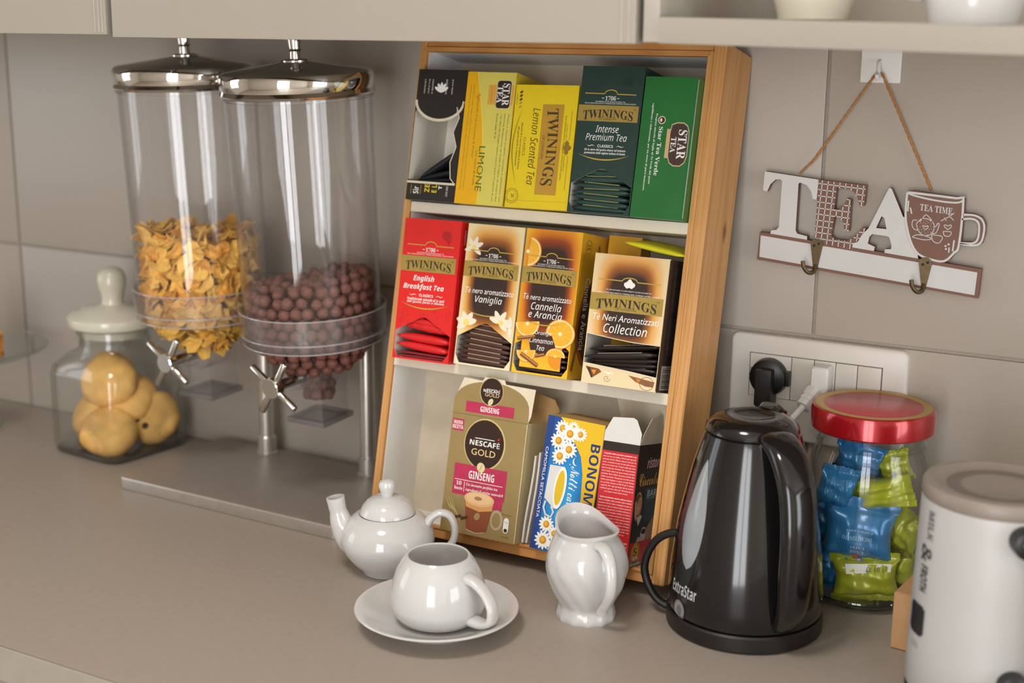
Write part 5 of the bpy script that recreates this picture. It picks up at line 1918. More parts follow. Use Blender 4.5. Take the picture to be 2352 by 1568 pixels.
vs, fs = [], []
NZ, NA = 24, 6
for j in range(NZ + 1):
    z = .072 + (.182 - .072) * j / NZ
    t = j / NZ
    wd = .0155 * math.sin(math.pi * (t ** .8)) ** .75 + .0004
    for i in range(NA + 1):
        x = -wd + 2 * wd * i / NA
        bulge = .0022 * (1 - (2 * i / NA - 1) ** 2) * math.sin(math.pi * t) + .0003
        r = KR(z) + bulge
        a = ga + x / .072
        vs.append((r * math.cos(a), r * math.sin(a), z))
for j in range(NZ):
    for i in range(NA):
        a = j * (NA + 1) + i
        fs.append((a, a + 1, a + NA + 2, a + NA + 1))
mesh('water_gauge', vs, fs, GAUGE, kt)
P = Print(kt, 1, 1, warp=kwarp(ga - .02))
KW = ink('b9bbb9')
P.text('ExtraStar', .0, 1 - .0500, .036, .0125, KW, 'bold', 'logo_lettering')
P.ell(-.004, 1 - .0275, .0085, .0105, ink('77777a'), 'badge'); P.ell(-.004, 1 - .0275, .0070, .0088, ink('8f8f90'), 'badge')
P.ell(-.004, 1 - .0275, .0040, .0050, ink('6a6a6c'), 'badge')
P.done()
sweep('power_cord', catmull([(.925 - kx, -.232 - ky, .100), (.8893 - kx, -.232 - ky, .0905), (.8710 - kx, -.232 - ky, .0745), (.8630 - kx, -.232 - ky, .0475), (.8725 - kx, -.232 - ky, .0225), (.888 - kx, -.230 - ky, .0108), (.912 - kx, -.226 - ky, .0090)], 8), .0042, RUBBER, kt, n=12)

# ================================================================== sockets and plugs on the wall
so = thing('wall_socket', 'white rectangular wall socket plate with two plugs behind the kettle', 'socket', (.9665, 0, .1975))
bm = bmesh.new()
bmesh.ops.create_cube(bm, size=1)
for v in bm.verts:
    v.co = Vector((v.co.x * .2000, -.0045 + v.co.y * .0090, v.co.z * .1190))
ve = [e for e in bm.edges if abs(e.verts[0].co.y - e.verts[1].co.y) > .005]
bmesh.ops.bevel(bm, geom=ve, offset=.009, segments=6, profile=.5, affect='EDGES')
fe = [e for e in bm.edges if e.verts[0].co.y < -.008 and e.verts[1].co.y < -.008]
bmesh.ops.bevel(bm, geom=fe, offset=.0035, segments=3, profile=.5, affect='EDGES')
bm_obj('frame', bm, WPLAST, so)
ox = .9665
mods = [(.8908, .9393, 'socket_module'), (.9393, .9651, 'blank_module'), (.9651, .9895, 'socket_module'), (.9895, 1.0137, 'switch'), (1.0137, 1.0397, 'switch')]
box('module_recess', .8900 - ox, 1.0405 - ox, -.0094, -.0088, .1855 - .1975, .2360 - .1975, mat('socket_gap', '6e675f', .7), so)
for a, b, nm in mods:
    box(nm, a + .0004 - ox, b - .0004 - ox, -.0118 if nm == 'switch' else -.0108, -.006, .1862 - .1975, .2353 - .1975, WPLAST, so, bevel=.0009)
for sx_ in (-.0228, .0193):
    box('earth_notch', .9148 + sx_ - ox, .9148 + sx_ + .0042 - ox, -.0112, -.0102, .2030 - .1975, .2190 - .1975, mat('socket_shade', '8d867c', .6), so)
bp = thing('power_plug', 'black round mains plug in the wall socket with its cable going down', 'plug', (.9152, -.0109, .2110))
q = lathe('plug_body', [(0, 0.0002), (.0212, .0002), (.0216, .003), (.0205, .011), (.0150, .014), (0, .014)], BLACKM, bp, n=48)
q.rotation_euler = (math.pi / 2, 0, 0)
box('grip', -.0095, .0095, -.026, -.002, -.030, .012, BLACKM, bp, bevel=.003)
box('ear', .017, .0245, -.008, -.0005, -.008, .009, BLACKM, bp, bevel=.001)
box('strain_relief', -.0080, .0080, -.0245, -.008, -.0445, -.029, BLACKM, bp, bevel=.002)
sweep('cable', catmull([(0, -.016, -.043), (0, -.016, -.08), (-.004, -.02, -.13), (-.008, -.03, -.19), (-.018, -.035, -.2062), (-.03, -.045, -.2064)], 6), .0038, RUBBER, bp, n=10)
wp = thing('power_plug', 'white flat mains plug in the wall socket with its white cable', 'plug', (.9772, -.0109, .2115))
box('plug_body', -.0100, .0100, -.022, -.0002, -.022, .0215, WPLASTB, wp, bevel=.005, seg=3)
dw = Vector((-.30, -.60, -.50)).normalized()
s0 = Vector((-.004, -.017, -.008))
sweep('strain_relief', [s0, s0 + dw * .010, s0 + dw * .0101, s0 + dw * .013, s0 + dw * .0131, s0 + dw * .0165, s0 + dw * .0166, s0 + dw * .020, s0 + dw * .023], [.0108, .0100, .0088, .0088, .0096, .0094, .0082, .0082, .0078], WPLASTB, wp, n=14, sq=3, auto=25)
sweep('cable', catmull([s0 + dw * .022, s0 + dw * .05, s0 + dw * .075 + Vector((0, 0, -.006)), Vector((-.048, -.066, -.085)), Vector((-.050, -.070, -.17)), Vector((-.046, -.078, -.2072)), Vector((-.040, -.085, -.2072))], 7), .0037, WPLASTB, wp, n=12)

# ================================================================== hanging TEA sign and its hook
WPAINT = mat('sign_white', 'cfcfcc', .55, var=.02)
SBROWN = mat('sign_brown', '7a5546', .6, var=.05, scale=80)
BRASS = mat('antique_brass', '6b5a42', .38, .8, var=.15, scale=200)
TWINE = mat('jute_twine', 'a9763f', .8, var=.25, scale=500)
SGX, SGZ = 1.0145, .3230
sg = thing('tea_sign', 'hanging wooden sign spelling TEA with a mug and two brass hooks', 'sign', (SGX, -.006, SGZ))
# outlines in metres on the wall (x, z)
BAR = [(0.8955, 0.3738), (1.1342, 0.3537), (1.1331, 0.3229), (0.8938, 0.3428)]
BAR_IN = [(0.8971, 0.3701), (1.1304, 0.3501), (1.1295, 0.3261), (0.8967, 0.346)]
T_ = [(0.8979, 0.4409), (0.9583, 0.4354), (0.9576, 0.4137), (0.9531, 0.4143), (0.9508, 0.4223), (0.9455, 0.4286), (0.9385, 0.4309), (0.9364, 0.4299), (0.936, 0.3788), (0.938, 0.3753), (0.9494, 0.3731), (0.9493, 0.3686), (0.9076, 0.3724), (0.9084, 0.3764), (0.9146, 0.3778), (0.917, 0.381), (0.918, 0.4318), (0.9154, 0.4334), (0.9104, 0.4325), (0.905, 0.4273), (0.9016, 0.419), (0.8968, 0.4201)]
E_ = [(0.9584, 0.4354), (1.0097, 0.4322), (1.0088, 0.4106), (1.0041, 0.4103), (1.0017, 0.4185), (0.9984, 0.4236), (0.9922, 0.4273), (0.9784, 0.4279), (0.9772, 0.4049), (0.9811, 0.4045), (0.9869, 0.4079), (0.9905, 0.4171), (0.9947, 0.4162), (0.9946, 0.3822), (0.9898, 0.3824), (0.988, 0.3913), (0.9847, 0.3952), (0.9779, 0.3971), (0.9756, 0.3764), (0.9795, 0.3725), (0.9929, 0.3718), (0.9987, 0.3747), (1.0043, 0.3805), (1.0086, 0.3868), (1.0134, 0.3872), (1.0081, 0.3772), (1.002, 0.3701), (0.9994, 0.3681), (0.9992, 0.3633), (0.9575, 0.3677), (0.9581, 0.4023)]
A_ = [(1.0349, 0.4312), (1.0368, 0.4307), (1.0509, 0.4018), (1.0535, 0.4014), (1.0556, 0.3893), (1.0611, 0.3732), (1.0688, 0.3633), (1.0695, 0.3592), (1.034, 0.3617), (1.0343, 0.3662), (1.0407, 0.3668), (1.041, 0.3704), (1.0381, 0.379), (1.035, 0.3803), (1.0197, 0.3811), (1.017, 0.3779), (1.0157, 0.3707), (1.0236, 0.3677), (1.0227, 0.3629), (0.9993, 0.3647), (1.0, 0.3696), (1.0049, 0.3716), (1.0091, 0.3797), (1.0157, 0.3874), (1.0336, 0.4299)]
AH = [(1.0283, 0.4008), (1.0314, 0.3992), (1.0345, 0.3876), (1.0234, 0.388)]
CUP = [(1.053, 0.4288), (1.0592, 0.4298), (1.1034, 0.4263), (1.1119, 0.424), (1.1122, 0.4103), (1.1224, 0.4099), (1.1303, 0.407), (1.1344, 0.3999), (1.1345, 0.3896), (1.1325, 0.3803), (1.1252, 0.3762), (1.1098, 0.3767), (1.1078, 0.3713), (1.102, 0.3603), (1.0965, 0.3575), (1.0828, 0.3586), (1.0688, 0.3633), (1.0611, 0.3732), (1.0554, 0.3881), (1.0519, 0.4042)]
CUPH = [(1.1117, 0.4026), (1.1196, 0.4037), (1.1255, 0.4013), (1.1271, 0.3948), (1.1264, 0.385), (1.1226, 0.3811), (1.1118, 0.3803)]
CUPBODY = [(1.0534, 0.4279), (1.1035, 0.4249), (1.1105, 0.4231), (1.1098, 0.3773), (1.1058, 0.3688), (1.0964, 0.3589), (1.0828, 0.3595), (1.0699, 0.3639), (1.0623, 0.3733), (1.0566, 0.3882), (1.0533, 0.4043), (1.0534, 0.4279)]
RIM2 = [(1.0537, 0.4275), (1.0596, 0.4252), (1.0757, 0.4222), (1.0927, 0.4204), (1.105, 0.4205), (1.1105, 0.4231)]
HANDLE = [(1.1115, 0.4085), (1.1219, 0.4087), (1.1293, 0.4058), (1.1331, 0.3993), (1.1332, 0.3895), (1.1311, 0.3813), (1.1245, 0.3776), (1.1106, 0.3783)]
HANDLEI = [(1.1107, 0.4037), (1.12, 0.4049), (1.1265, 0.4022), (1.1285, 0.3949), (1.1278, 0.3843), (1.1232, 0.3798), (1.1111, 0.379)]
TEATIME = [(1.0841, 0.4123), (1.0684, 0.4136), (1.1001, 0.4112)]
POT = [(1.0652, 0.3959), (1.0668, 0.3901), (1.0717, 0.3847), (1.0786, 0.3846), (1.0828, 0.389), (1.0835, 0.3949), (1.0808, 0.3994), (1.075, 0.4018), (1.0694, 0.4008), (1.0652, 0.3959)]
POTLID = [(1.0685, 0.3979), (1.0705, 0.4009), (1.0741, 0.4058), (1.0789, 0.4021), (1.0815, 0.3988)]
POTH = [(1.0655, 0.3994), (1.0615, 0.3991), (1.0607, 0.3943), (1.0633, 0.3899), (1.0674, 0.389)]
POTS = [(1.0831, 0.3925), (1.0857, 0.3951), (1.0866, 0.3975), (1.0884, 0.397), (1.0862, 0.3881), (1.0818, 0.3866)]
HEART = [(1.075, 0.3902), (1.0723, 0.3923), (1.0727, 0.3943), (1.0747, 0.3933), (1.0767, 0.3946), (1.0774, 0.3927), (1.075, 0.3902)]
HEART2 = [(1.0974, 0.3919), (1.0936, 0.3951), (1.0946, 0.3969), (1.0971, 0.3957), (1.0996, 0.3971), (1.1008, 0.3953), (1.0974, 0.3919)]
CUPA = [(1.0814, 0.3854), (1.0829, 0.3797), (1.0871, 0.3771), (1.0909, 0.3786), (1.0922, 0.3845), (1.0814, 0.3854)]
CUPB = [(1.0929, 0.3898), (1.0943, 0.3859), (1.0977, 0.385), (1.1004, 0.3864), (1.1007, 0.3899), (1.0929, 0.3898)]
SPRIG = [(1.0898, 0.4003), (1.0941, 0.4032), (1.0983, 0.4059), (1.1025, 0.4096)]
SPRIG2 = [(1.0929, 0.4043), (1.0941, 0.4027), (1.0954, 0.401)]
SPRIG3 = [(1.097, 0.4081), (1.0983, 0.4059), (1.1025, 0.4021)]
TRAY = [(1.0617, 0.3815), (1.0672, 0.3843), (1.0787, 0.3829), (1.0811, 0.3807), (1.0733, 0.3795), (1.0617, 0.3815)]
DASH = [(1.0554, 0.4191), (1.0553, 0.408)]
DASH2 = [(1.0577, 0.4122), (1.0596, 0.4057)]
DASH3 = [(1.1047, 0.3815), (1.104, 0.3698)]
DASH4 = [(1.1003, 0.3736), (1.1002, 0.3683)]
HOOK1 = [(0.961, 0.3649), (0.962, 0.3381), (0.9559, 0.3363), (0.9516, 0.3494)]
HOOK2 = [(1.0777, 0.3546), (1.0777, 0.3285), (1.0732, 0.3269), (1.0706, 0.3386)]


def prism(name, pts, y0, y1, m_side, m_front, parent, holes=()):
    """extrude an outline in the wall plane from y0 (back) to y1 (front); front face gets its own paint"""
    loops = [[Vector((x - SGX, z - SGZ, 0)) for x, z in pts]] + [[Vector((x - SGX, z - SGZ, 0)) for x, z in h] for h in holes]
    flat = [v for l in loops for v in l]
    tri = [tuple(t) for t in tessellate_polygon(loops)]
    n = len(flat)
    B = Bag()
    B.add([(v.x, y1, v.y) for v in flat], tri, m_front)
    B.add([(v.x, y0, v.y) for v in flat], [t[::-1] for t in tri], m_side)
    k = 0
    for l in loops:
        L = len(l)
        B.add([(v.x, y0, v.y) for v in l] + [(v.x, y1, v.y) for v in l], [(i, (i + 1) % L, L + (i + 1) % L, L + i) for i in range(L)], m_side)
    return B.build(name, parent)


def sheet2(name, pts, y, m, parent, holes=()):
    return prism(name, pts, y + .0003, y, m, m, parent, holes)


def stroke(name_bag, pts, wd, y, m):
    P_ = [Vector((x - SGX, z - SGZ)) for x, z in pts]
    vs, fs = [], []
    for i, q in enumerate(P_):
        d_ = (P_[min(i + 1, len(P_) - 1)] - P_[max(i - 1, 0)]).normalized()
        nn = Vector((-d_.y, d_.x)) * wd / 2
        a, b_ = q + nn, q - nn
        vs += [(a.x, y, a.y), (b_.x, y, b_.y)]
    for i in range(len(P_) - 1):
        fs.append((2 * i, 2 * i + 1, 2 * i + 3, 2 * i + 2))
    name_bag.add(vs, fs, m)


def sm(pts, k=4):
    return [(v.x, v.y) for v in catmull([(x, z, 0) for x, z in pts], k)]


YB, YFr = -.0005, -.0075
prism('base_bar', BAR, YB, YFr, SBROWN, SBROWN, sg)
sheet2('bar_face', BAR_IN, YFr - .0004, WPAINT, sg)
prism('letter_t', T_, YB, YFr + .0002, SBROWN, WPAINT, sg)
le = prism('letter_e', E_, YB, YFr + .0003, SBROWN, SBROWN, sg)
prism('letter_a', A_, YB, YFr, SBROWN, WPAINT, sg, holes=(AH,))
mg = prism('mug_shape', CUP, YB, YFr - .0002, SBROWN, SBROWN, sg, holes=(CUPH,))


def inside(x, z, poly):
    c_ = False
    for (x0, z0), (x1, z1) in zip(poly, poly[1:] + poly[:1]):
        if (z0 > z) != (z1 > z) and x < (x1 - x0) * (z - z0) / (z1 - z0) + x0:
            c_ = not c_
    return c_


G = Bag()
ex, ez = Vector((.0513, -.0032)).normalized(), Vector((.0032, .0513)).normalized()
o0 = Vector((.9584, .4354))
for fam, (da, db) in enumerate(((ex, ez), (ez, ex))):
    for k in range(-2, 14):
        off = (-.0040 - .0066 * k) if fam == 0 else (.0044 + .0064 * k - .0064)
        run = None
        for s_ in range(-40, 330):
            p_ = o0 + db * off + da * (s_ * .0003 if fam == 0 else -s_ * .0003)
            ins = inside(p_.x, p_.y, E_)
            if ins and run is None:
                run = p_
            if run is not None and (not ins or s_ == 329):
                if (p_ - run).length > .002:
                    stroke(G, [tuple(run), tuple(p_)], .0010, YFr - .0001, WPAINT)
                run = None
G.build('grid_lines', le)
O = Bag()
yo = YFr - .0005
stroke(O, sm(CUPBODY, 3), .0022, yo, WPAINT); stroke(O, sm(RIM2), .0018, yo - .00005, WPAINT)
stroke(O, sm(HANDLE), .0020, yo, WPAINT); stroke(O, sm(HANDLEI), .0020, yo, WPAINT)
for pts, wd in ((DASH, .0016), (DASH2, .0014), (DASH3, .0016), (DASH4, .0014)):
    stroke(O, pts, wd, yo, WPAINT)
O.build('white_outline', mg)
O = Bag()
for pts in (POT, POTLID, POTH, POTS, HEART, HEART2, CUPA, CUPB, TRAY, SPRIG, SPRIG2, SPRIG3):
    stroke(O, sm(pts, 3), .0008, yo, WPAINT)
for k in range(26):
    a, r_ = k * 2.4, .0078 * math.sqrt((k + .5) / 26)
    if r_ > .003:
        stroke(O, [(1.0752 + r_ * math.cos(a), .3925 + r_ * math.sin(a)), (1.0752 + r_ * math.cos(a) + .0009, .3925 + r_ * math.sin(a) + .0003)], .0005, yo, WPAINT)
for x, z in ((1.0955, .3745), (1.0985, .3765), (1.0962, .3715)):
    stroke(O, [(x, z), (x + .002, z + .0005)], .0018, yo, WPAINT)
O.build('line_drawing', mg)
vs, fs = text_data('TEA TIME', 'serif')
B = Bag()
B.add([(TEATIME[0][0] - SGX + a * .0330, yo, TEATIME[0][1] - SGZ + b_ * .0068 - .07 * a * .0330) for a, b_ in vs], fs, WPAINT)
B.build('lettering', mg)
for k, H_ in enumerate((HOOK1, HOOK2)):
    top, bot = Vector((H_[0][0] - SGX, 0, H_[0][1] - SGZ)), Vector((H_[1][0] - SGX, 0, H_[1][1] - SGZ))
    ax_ = (bot - top)
    L = ax_.length
    pts = []
    for i in range(13):
        a = math.radians(205 - 230 * i / 12)
        pts.append((.0068 * math.cos(a), .0068 * math.sin(a)))
    pts += [(.0022, -L), (-.0022, -L)]
    vs = [(top.x + x, YFr - .0020, top.z + z) for x, z in pts] + [(top.x + x, YFr - .0002, top.z + z) for x, z in pts]
    n = len(pts)
    fs = [tuple(range(n)), tuple(range(2 * n - 1, n - 1, -1))] + [(i, (i + 1) % n, n + (i + 1) % n, n + i) for i in range(n)]
    hk = mesh('brass_hook', vs, fs, BRASS, sg, smooth=False)
    hx, hz = top.x, top.z - L
    sweep('hook_prong', catmull([(hx, YFr - .002, hz + .004), (hx - .0005, YFr - .006, hz - .002), (hx - .004, YFr - .013, hz - .0025), (hx - .0080, YFr - .017, hz + .003), (hx - .0095, YFr - .018, hz + .0105)], 6), [.0024, .0025, .0022, .0021, .0024], BRASS, hk, n=12)
    for sx_ in (-.0024, .0026):
        bm = blob(.0016, 2, 0, 1, 1, .4, 1)
        bm.transform(Matrix.Translation((top.x + sx_, YFr - .0022, top.z + (.0015 if sx_ > 0 else -.001))))
        bm_obj('screw', bm, DARK, hk)
# jute string: two twisted strands up to the hook
path = [(.9346, -.004, .4400), (.95, -.0075, .4552), (1.0115, -.0125, .5478), (1.0150, -.0135, .5500), (1.0183, -.0125, .5488), (1.050, -.008, .4840), (1.0756, -.004, .4300)]
pp = []
for a, b_ in zip(path, path[1:]):
    a, b_ = Vector(a), Vector(b_)
    m2 = max(2, int((b_ - a).length / .002))
    pp += [a + (b_ - a) * (i / m2) for i in range(m2)]
pp.append(Vector(path[-1]))
B = Bag()
for ph in (0, math.pi):
    q_ = [Vector((p_.x - SGX + .0007 * math.cos(ph + i * .9), p_.y + .006 + .0007 * math.sin(ph + i * .9), p_.z - SGZ)) for i, p_ in enumerate(pp)]
    vs, fs = sweep_data(q_, .0010, n=6)
    B.add(vs, fs, TWINE)
B.build('string', sg, smooth=True, auto=60)
hk = thing('wall_hook', 'white adhesive wall hook under the shelf holding the sign string', 'hook', (1.0143, 0, .5650))
box('plate', -.0210, .0210, -.0040, -.0002, -.0262, .0125, WPLASTB, hk, bevel=.0018, seg=3)
sweep('prong', catmull([(-.0008, -.004, -.0035), (-.0008, -.0095, -.006), (0, -.0125, -.0125), (.0006, -.0145, -.0180), (.0008, -.019, -.0205), (.0008, -.0225, -.0165)], 6), [.0020, .0022, .0024, .0026, .0024, .0018], WPLASTB, hk, n=12)

# ================================================================== jar with red lid and wrapped coffee pods
rx, ry = 1.0480, -.0720
rj = thing('glass_jar', 'clear glass jar with red and gold screw lid behind the kettle', 'jar', (rx, ry, 0))
rj.scale = (1, 1, 1.06)
lathe('glass_body', [(0, .0008), (.050, .0008), (.0575, .0035), (.0612, .010), (.0620, .020), (.0620, .132), (.0610, .143), (.0575, .153), (.0555, .157), (.0550, .161), (.0572, .163), (.0572, .166), (.0550, .168), (.0550, .176), (.0560, .181),
                     (.0535, .181), (.0528, .166), (.0530, .156), (.0560, .149), (.0586, .140), (.0592, .130), (.0592, .018), (.0570, .010), (.050, .0062), (0, .006)], GLASS, rj, n=80)
lathe('glass_base', [(.046, .0012), (.0575, .004), (.0600, .010), (.0595, .0115), (.056, .0065), (.046, .0042)], GLASSB, rj, n=80, close=True)
RLID = mat('red_lid_enamel', 'a3141c', .22, .35, var=.03, coat=.5)
RTOP = mat('red_lid_top', 'b5474a', .30, var=.05, scale=40)
GRING = mat('gold_lid_ring', 'b9984f', .34, .4, var=.05)
rl = lathe('lid', [(.0595, .1785), (.0628, .1765), (.0640, .1780), (.0638, .1950), (.0625, .1985), (.0600, .1995), (.0595, .1985)], RLID, rj, n=96, close=True)
lathe('lid_gold_ring', [(.0600, .1993), (.0580, .2000), (.0535, .1998), (.0520, .1990), (.0500, .1990), (.0500, .1980), (.0600, .1980)], GRING, rl, n=96, close=True)
lathe('lid_top', [(0, .1992), (.0505, .1992), (.0515, .1986), (.0505, .1976), (0, .1976)], RTOP, rl, n=96)

PODB = mat('blue_pod_wrapper', '2f6f9f', .26, .15, var=.10, scale=30, bump=.25, bscale=90)
PODG = mat('lime_pod_wrapper', 'a2a62a', .28, .1, var=.12, scale=30, bump=.25, bscale=90)


def pod(label, grp, m, loc, rot, w=.050, h=.062, th=.030, nx=18, ny=22, prints=None):
    """flow-wrapped coffee pod: pillow between two crimped, zigzag-cut end seals"""
    vs, fs = [], []
    rnd = random.Random(label)
    ph = [rnd.uniform(0, 6) for _ in range(6)]
    for sgn in (1, -1):
        for j in range(ny + 1):
            for i in range(nx + 1):
                x, y = -1 + 2 * i / nx, -1 + 2 * j / ny
                seal = .72
                bx = max(0, 1 - abs(x) ** 4) ** .5
                by = max(0, 1 - (abs(y) / seal) ** 3) ** .55 if abs(y) < seal else 0
                wr = .0011 * math.sin(x * 7 + ph[0] + y * 3) + .0009 * math.sin(y * 11 + ph[1] + 3 * x) + .0008 * math.sin(13 * x + ph[3])
                zz = sgn * (th / 2 * bx * by + .0004) + wr * (1 if by else .6) + (.0007 * math.sin(x * 40) if not by else 0)
                wx = w / 2 * (1 - .12 * by * (1 - abs(y)) + .06 * (abs(y) > seal))
                yy = y * h / 2 + (.0009 * (i % 2) if j in (0, ny) else 0)
                vs.append((x * wx, zz, yy))
    st = (nx + 1) * (ny + 1)
    for s in (0, 1):
        for j in range(ny):
            for i in range(nx):
                a = s * st + j * (nx + 1) + i
                q = (a, a + 1, a + nx + 2, a + nx + 1)
                fs.append(q if s else q[::-1])
    for i in range(nx):
        for j in (0, ny):
            a = j * (nx + 1) + i
            fs.append((a, a + 1, a + st + 1, a + st))
    for j in range(ny):
        for i in (0, nx):
            a = j * (nx + 1) + i
            fs.append((a, a + nx + 1, a + nx + 1 + st, a + st))
    t = thing('coffee_pod', label, 'coffee pod', loc, rot, grp)
    mesh('wrapper', vs, fs, m, t, auto=70)
    if prints:
        def warp(x, z, lift):
            X, Z_ = x / (w / 2), z / (h / 2)
            bx = max(0, 1 - abs(X) ** 4) ** .5
            by = max(0, 1 - (abs(Z_) / .72) ** 3) ** .55 if abs(Z_) < .72 else 0
            wr = .0011 * math.sin(X * 7 + ph[0] + Z_ * 3) + .0009 * math.sin(Z_ * 11 + ph[1] + 3 * X) + .0008 * math.sin(13 * X + ph[3])
            zz = -(th / 2 * bx * by + .0004) + wr * (1 if by else .6)
            return Vector((x * (1 - .12 * by * (1 - abs(Z_))), zz - .0024 - lift, z))
        prints(Print(t, 1, 1, warp=warp))
    return t


def blue_print(P):
    m = ink('8fb4cf')
    P.text('DECAFFEINATO', -.001, 1 + .002, .034, .0042, m, 'serif', rot=180)
    P.text('CAFF\u00c8', .0, 1 + .0120, .016, .0038, m, 'serif', rot=180)
    P.text('ESSE', .0, 1 + .0170, .016, .0038, m, 'serif', rot=180)
    P.text('S', .001, 1 + .0240, .0095, .0085, ink('a3343c'), 'bold', rot=180)
    P.text('ESPRESSO', .001, 1 - .0060, .030, .0028, m, 'serif', rot=180)
    P.done()


def date_print(P):
    P.rect(-.020, 1 - .0180, .028, 1 - .0100, ink('d9d8cf'), 'date_label')
    P.text('11 01 27', .012, 1 - .0142, .022, .0042, ink('55524c'), 'sans', rot=180)
    P.done()


dj, rjr = rdir(rx, ry)


def JP(fr, ri, z):
    v = Vector((rx, ry, 0)) + dj * fr + rjr * ri
    return (v.x, v.y, z)


yz = math.atan2(dj.y, dj.x) + math.pi / 2
GB, GL = 'blue coffee pods in the glass jar', 'lime coffee pods in the glass jar'
pod('blue wrapped coffee pod facing front in the middle of the glass jar', GB, PODB, JP(.030, -.006, .080), (-.06, .06, yz), .074, .074, .030, prints=blue_print)
pod('lime wrapped coffee pod with a white date strip at the jar bottom', GL, PODG, JP(.032, .004, .032), (.05, -.10, yz), .068, .054, .028, prints=date_print)
pod('lime wrapped coffee pod lying slanted under the jar neck on the right', GL, PODG, JP(.026, .014, .124), (.2, 1.25, yz - .2), .034, .070, .026)
pod('blue wrapped coffee pod high on the left of the jar below the neck', GB, PODB, JP(.026, -.032, .124), (.1, .25, yz + .35), .042, .050, .024)
pod('blue wrapped coffee pod under the red lid in the jar neck', GB, PODB, JP(.004, -.010, .152), (.4, .15, yz), .050, .040, .024)
pod('lime wrapped coffee pod under the red lid on the right of the jar neck', GL, PODG, JP(.0, .026, .146), (.3, -.3, yz), .034, .040, .024)
pod('blue wrapped coffee pod at the left jar wall halfway up', GB, PODB, JP(.004, -.042, .078), (.1, -.15, yz + .6), .034, .052, .024)
pod('blue wrapped coffee pod at the bottom left of the jar', GB, PODB, JP(.012, -.036, .031), (.05, .2, yz + .5), .036, .048, .026)
pod('lime wrapped coffee pod at the right jar wall halfway up', GL, PODG, JP(.012, .040, .080), (.15, .3, yz - .6), .036, .054, .022)
pod('lime wrapped coffee pod behind the kraft box low in the jar', GL, PODG, JP(-.004, .036, .034), (.1, .1, yz - .6), .038, .050, .026)
pod('lime wrapped coffee pod deep in the back of the jar', GL, PODG, JP(-.024, .010, .095), (.1, .2, yz + 2.8), .044, .056, .026)
pod('blue wrapped coffee pod deep in the back of the jar', GB, PODB, JP(-.024, -.012, .042), (.1, -.2, yz + 3.0), .046, .056, .026)

# ================================================================== kraft box and milk frother at the right edge
KRAFT = mat('kraft_card', 'b98f62', .65, var=.06, scale=60)
kx0, ky0 = 1.1090, -.1905
kb_ = thing('kraft_box', 'plain tan kraft cardboard box half hidden behind the white frother', 'box', (kx0, ky0, 0), (0, 0, -.10))
bm = bmesh.new()
bmesh.ops.create_cube(bm, size=1)
for v in bm.verts:
    v.co = Vector(((v.co.x + .5) * .068, (v.co.y + .5) * .060, .0006 + (v.co.z + .5) * .0585))
bmesh.ops.bevel(bm, geom=bm.edges[:], offset=.0009, segments=2, affect='EDGES')
bm_obj('carton', bm, KRAFT, kb_)
box('lid_tab', .030, .060, .002, .030, .0592, .0602, KRAFT, kb_)
box('slot', .018, .028, .024, .040, .0588, .0596, DARK, kb_)

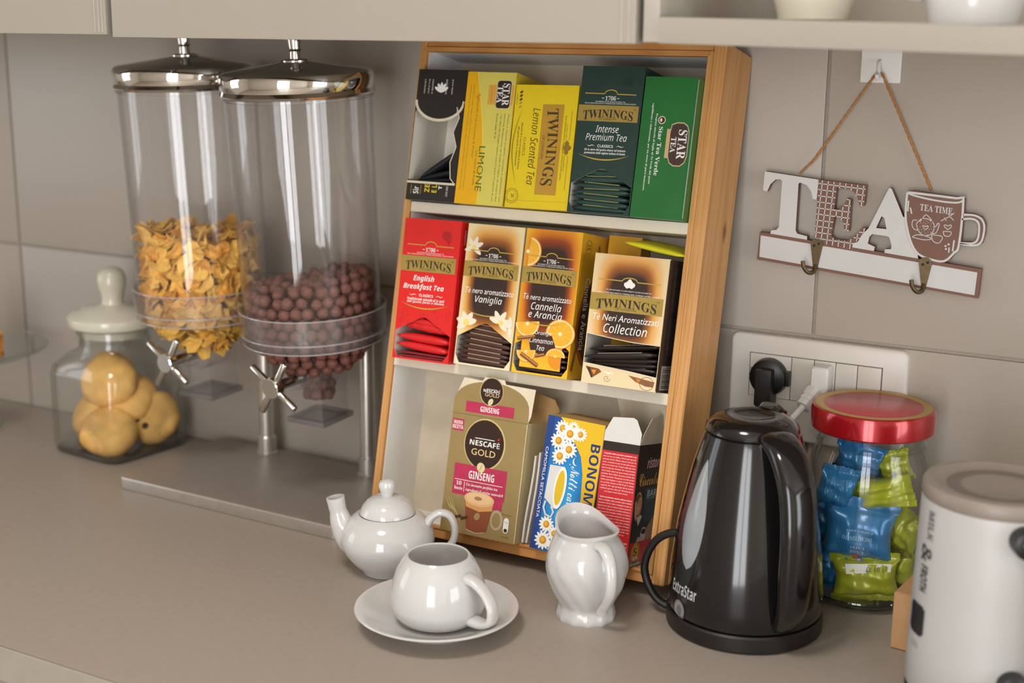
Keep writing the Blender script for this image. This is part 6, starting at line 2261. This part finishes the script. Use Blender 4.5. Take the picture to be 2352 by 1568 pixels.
fx, fy = 1.2090, -.2720
fr = thing('milk_frother', 'white milk frother with grey lid and black handle at the lower right edge', 'milk frother', (fx, fy, 0))
FW = mat('frother_white', 'b6b5b3', .38, var=.01)
FLID = mat('frother_lid', '8b8077', .42, var=.04, scale=40)
lathe('base', [(0, .0008), (.063, .0008), (.066, .003), (.0668, .018), (.0660, .022), (0, .022)], BLACKM, fr, n=72)
lathe('body', [(0, .0215), (.0655, .0215), (.0672, .025), (.0668, .06), (.0655, .14), (.0645, .195), (.0640, .1985), (0, .1985)], FW, fr, n=80)
lid = lathe('lid', [(0, .1983), (.0638, .1983), (.0650, .2005), (.0650, .2090), (.0630, .2120), (.0560, .2130), (.0520, .2105), (.0480, .2085), (0, .2080)], FLID, fr, n=80)
lathe('lid_inset', [(0, .2078), (.030, .2078), (.036, .2090), (.040, .2098), (.043, .2090), (.046, .2082)], mat('frother_lid_inset', '6f655d', .45, var=.05), lid, n=64)
da = mixdir(fx, fy, -57)
fa = math.atan2(da.y, da.x)


def fwarp(x, z, lift):
    r = .0655 + lift + (.0017 if z < .04 else .0017 - .0022 * max(0, z - .06) / .14) + .0002
    a = fa + x / .0665
    return Vector((r * math.cos(a), r * math.sin(a), z))


P = Print(fr, 1, 1, warp=fwarp)
FI = ink('3a3437'); FI2 = ink('6e686a')
P.text('MILK', .004, 1 - .178, .026, .0080, FI2, 'bold', rot=90)
P.text('&', .001, 1 - .152, .016, .016, FI, 'bold', rot=90)
P.text('FROTH', .0, 1 - .129, .024, .0110, FI, 'bold', rot=90)
for k in range(10):
    x0_, x1_ = -.018 + .0025 * k, -.0155 + .0025 * k
    q_ = (x0_ + x1_) / 2 + .0055
    hh = .014 - max(0, abs(q_) - .0075) ** 2 / .005 * .8
    P.rect(x0_, 1 - .090 - hh, x1_, 1 - .090 + hh, ink('292628'), 'button')
P.text('ON', -.006, 1 - .066, .012, .006, ink('a7a3a2'))
P.done()
dhn = mixdir(fx, fy, 20)
for zc_ in (.184, .056):
    nb = sweep('handle_mount', [dhn * .060 + Vector((0, 0, zc_)), dhn * .079 + Vector((0, 0, zc_)), dhn * .0805 + Vector((0, 0, zc_))], [.0125, .0125, .0100], BLACKM, fr, n=24)
    bm = blob(.0045, 2, 0, 1)
    bm.transform(Matrix.Translation(dhn * .0805 + Vector((-.002, 0, zc_ + .001))))
    bm_obj('rivet', bm, CHROME, nb)
dh2 = mixdir(fx, fy, 40)
sweep('handle', catmull([dh2 * .064 + Vector((0, 0, .172)), dh2 * .085 + Vector((0, 0, .172)), dh2 * .104 + Vector((0, 0, .150)), dh2 * .107 + Vector((0, 0, .108)), dh2 * .100 + Vector((0, 0, .066)), dh2 * .085 + Vector((0, 0, .044)), dh2 * .062 + Vector((0, 0, .042))], 6),
      .011, BLACKM, fr, rb=.008, side=(-dh2.y, dh2.x, 0), n=16, sq=2.5)
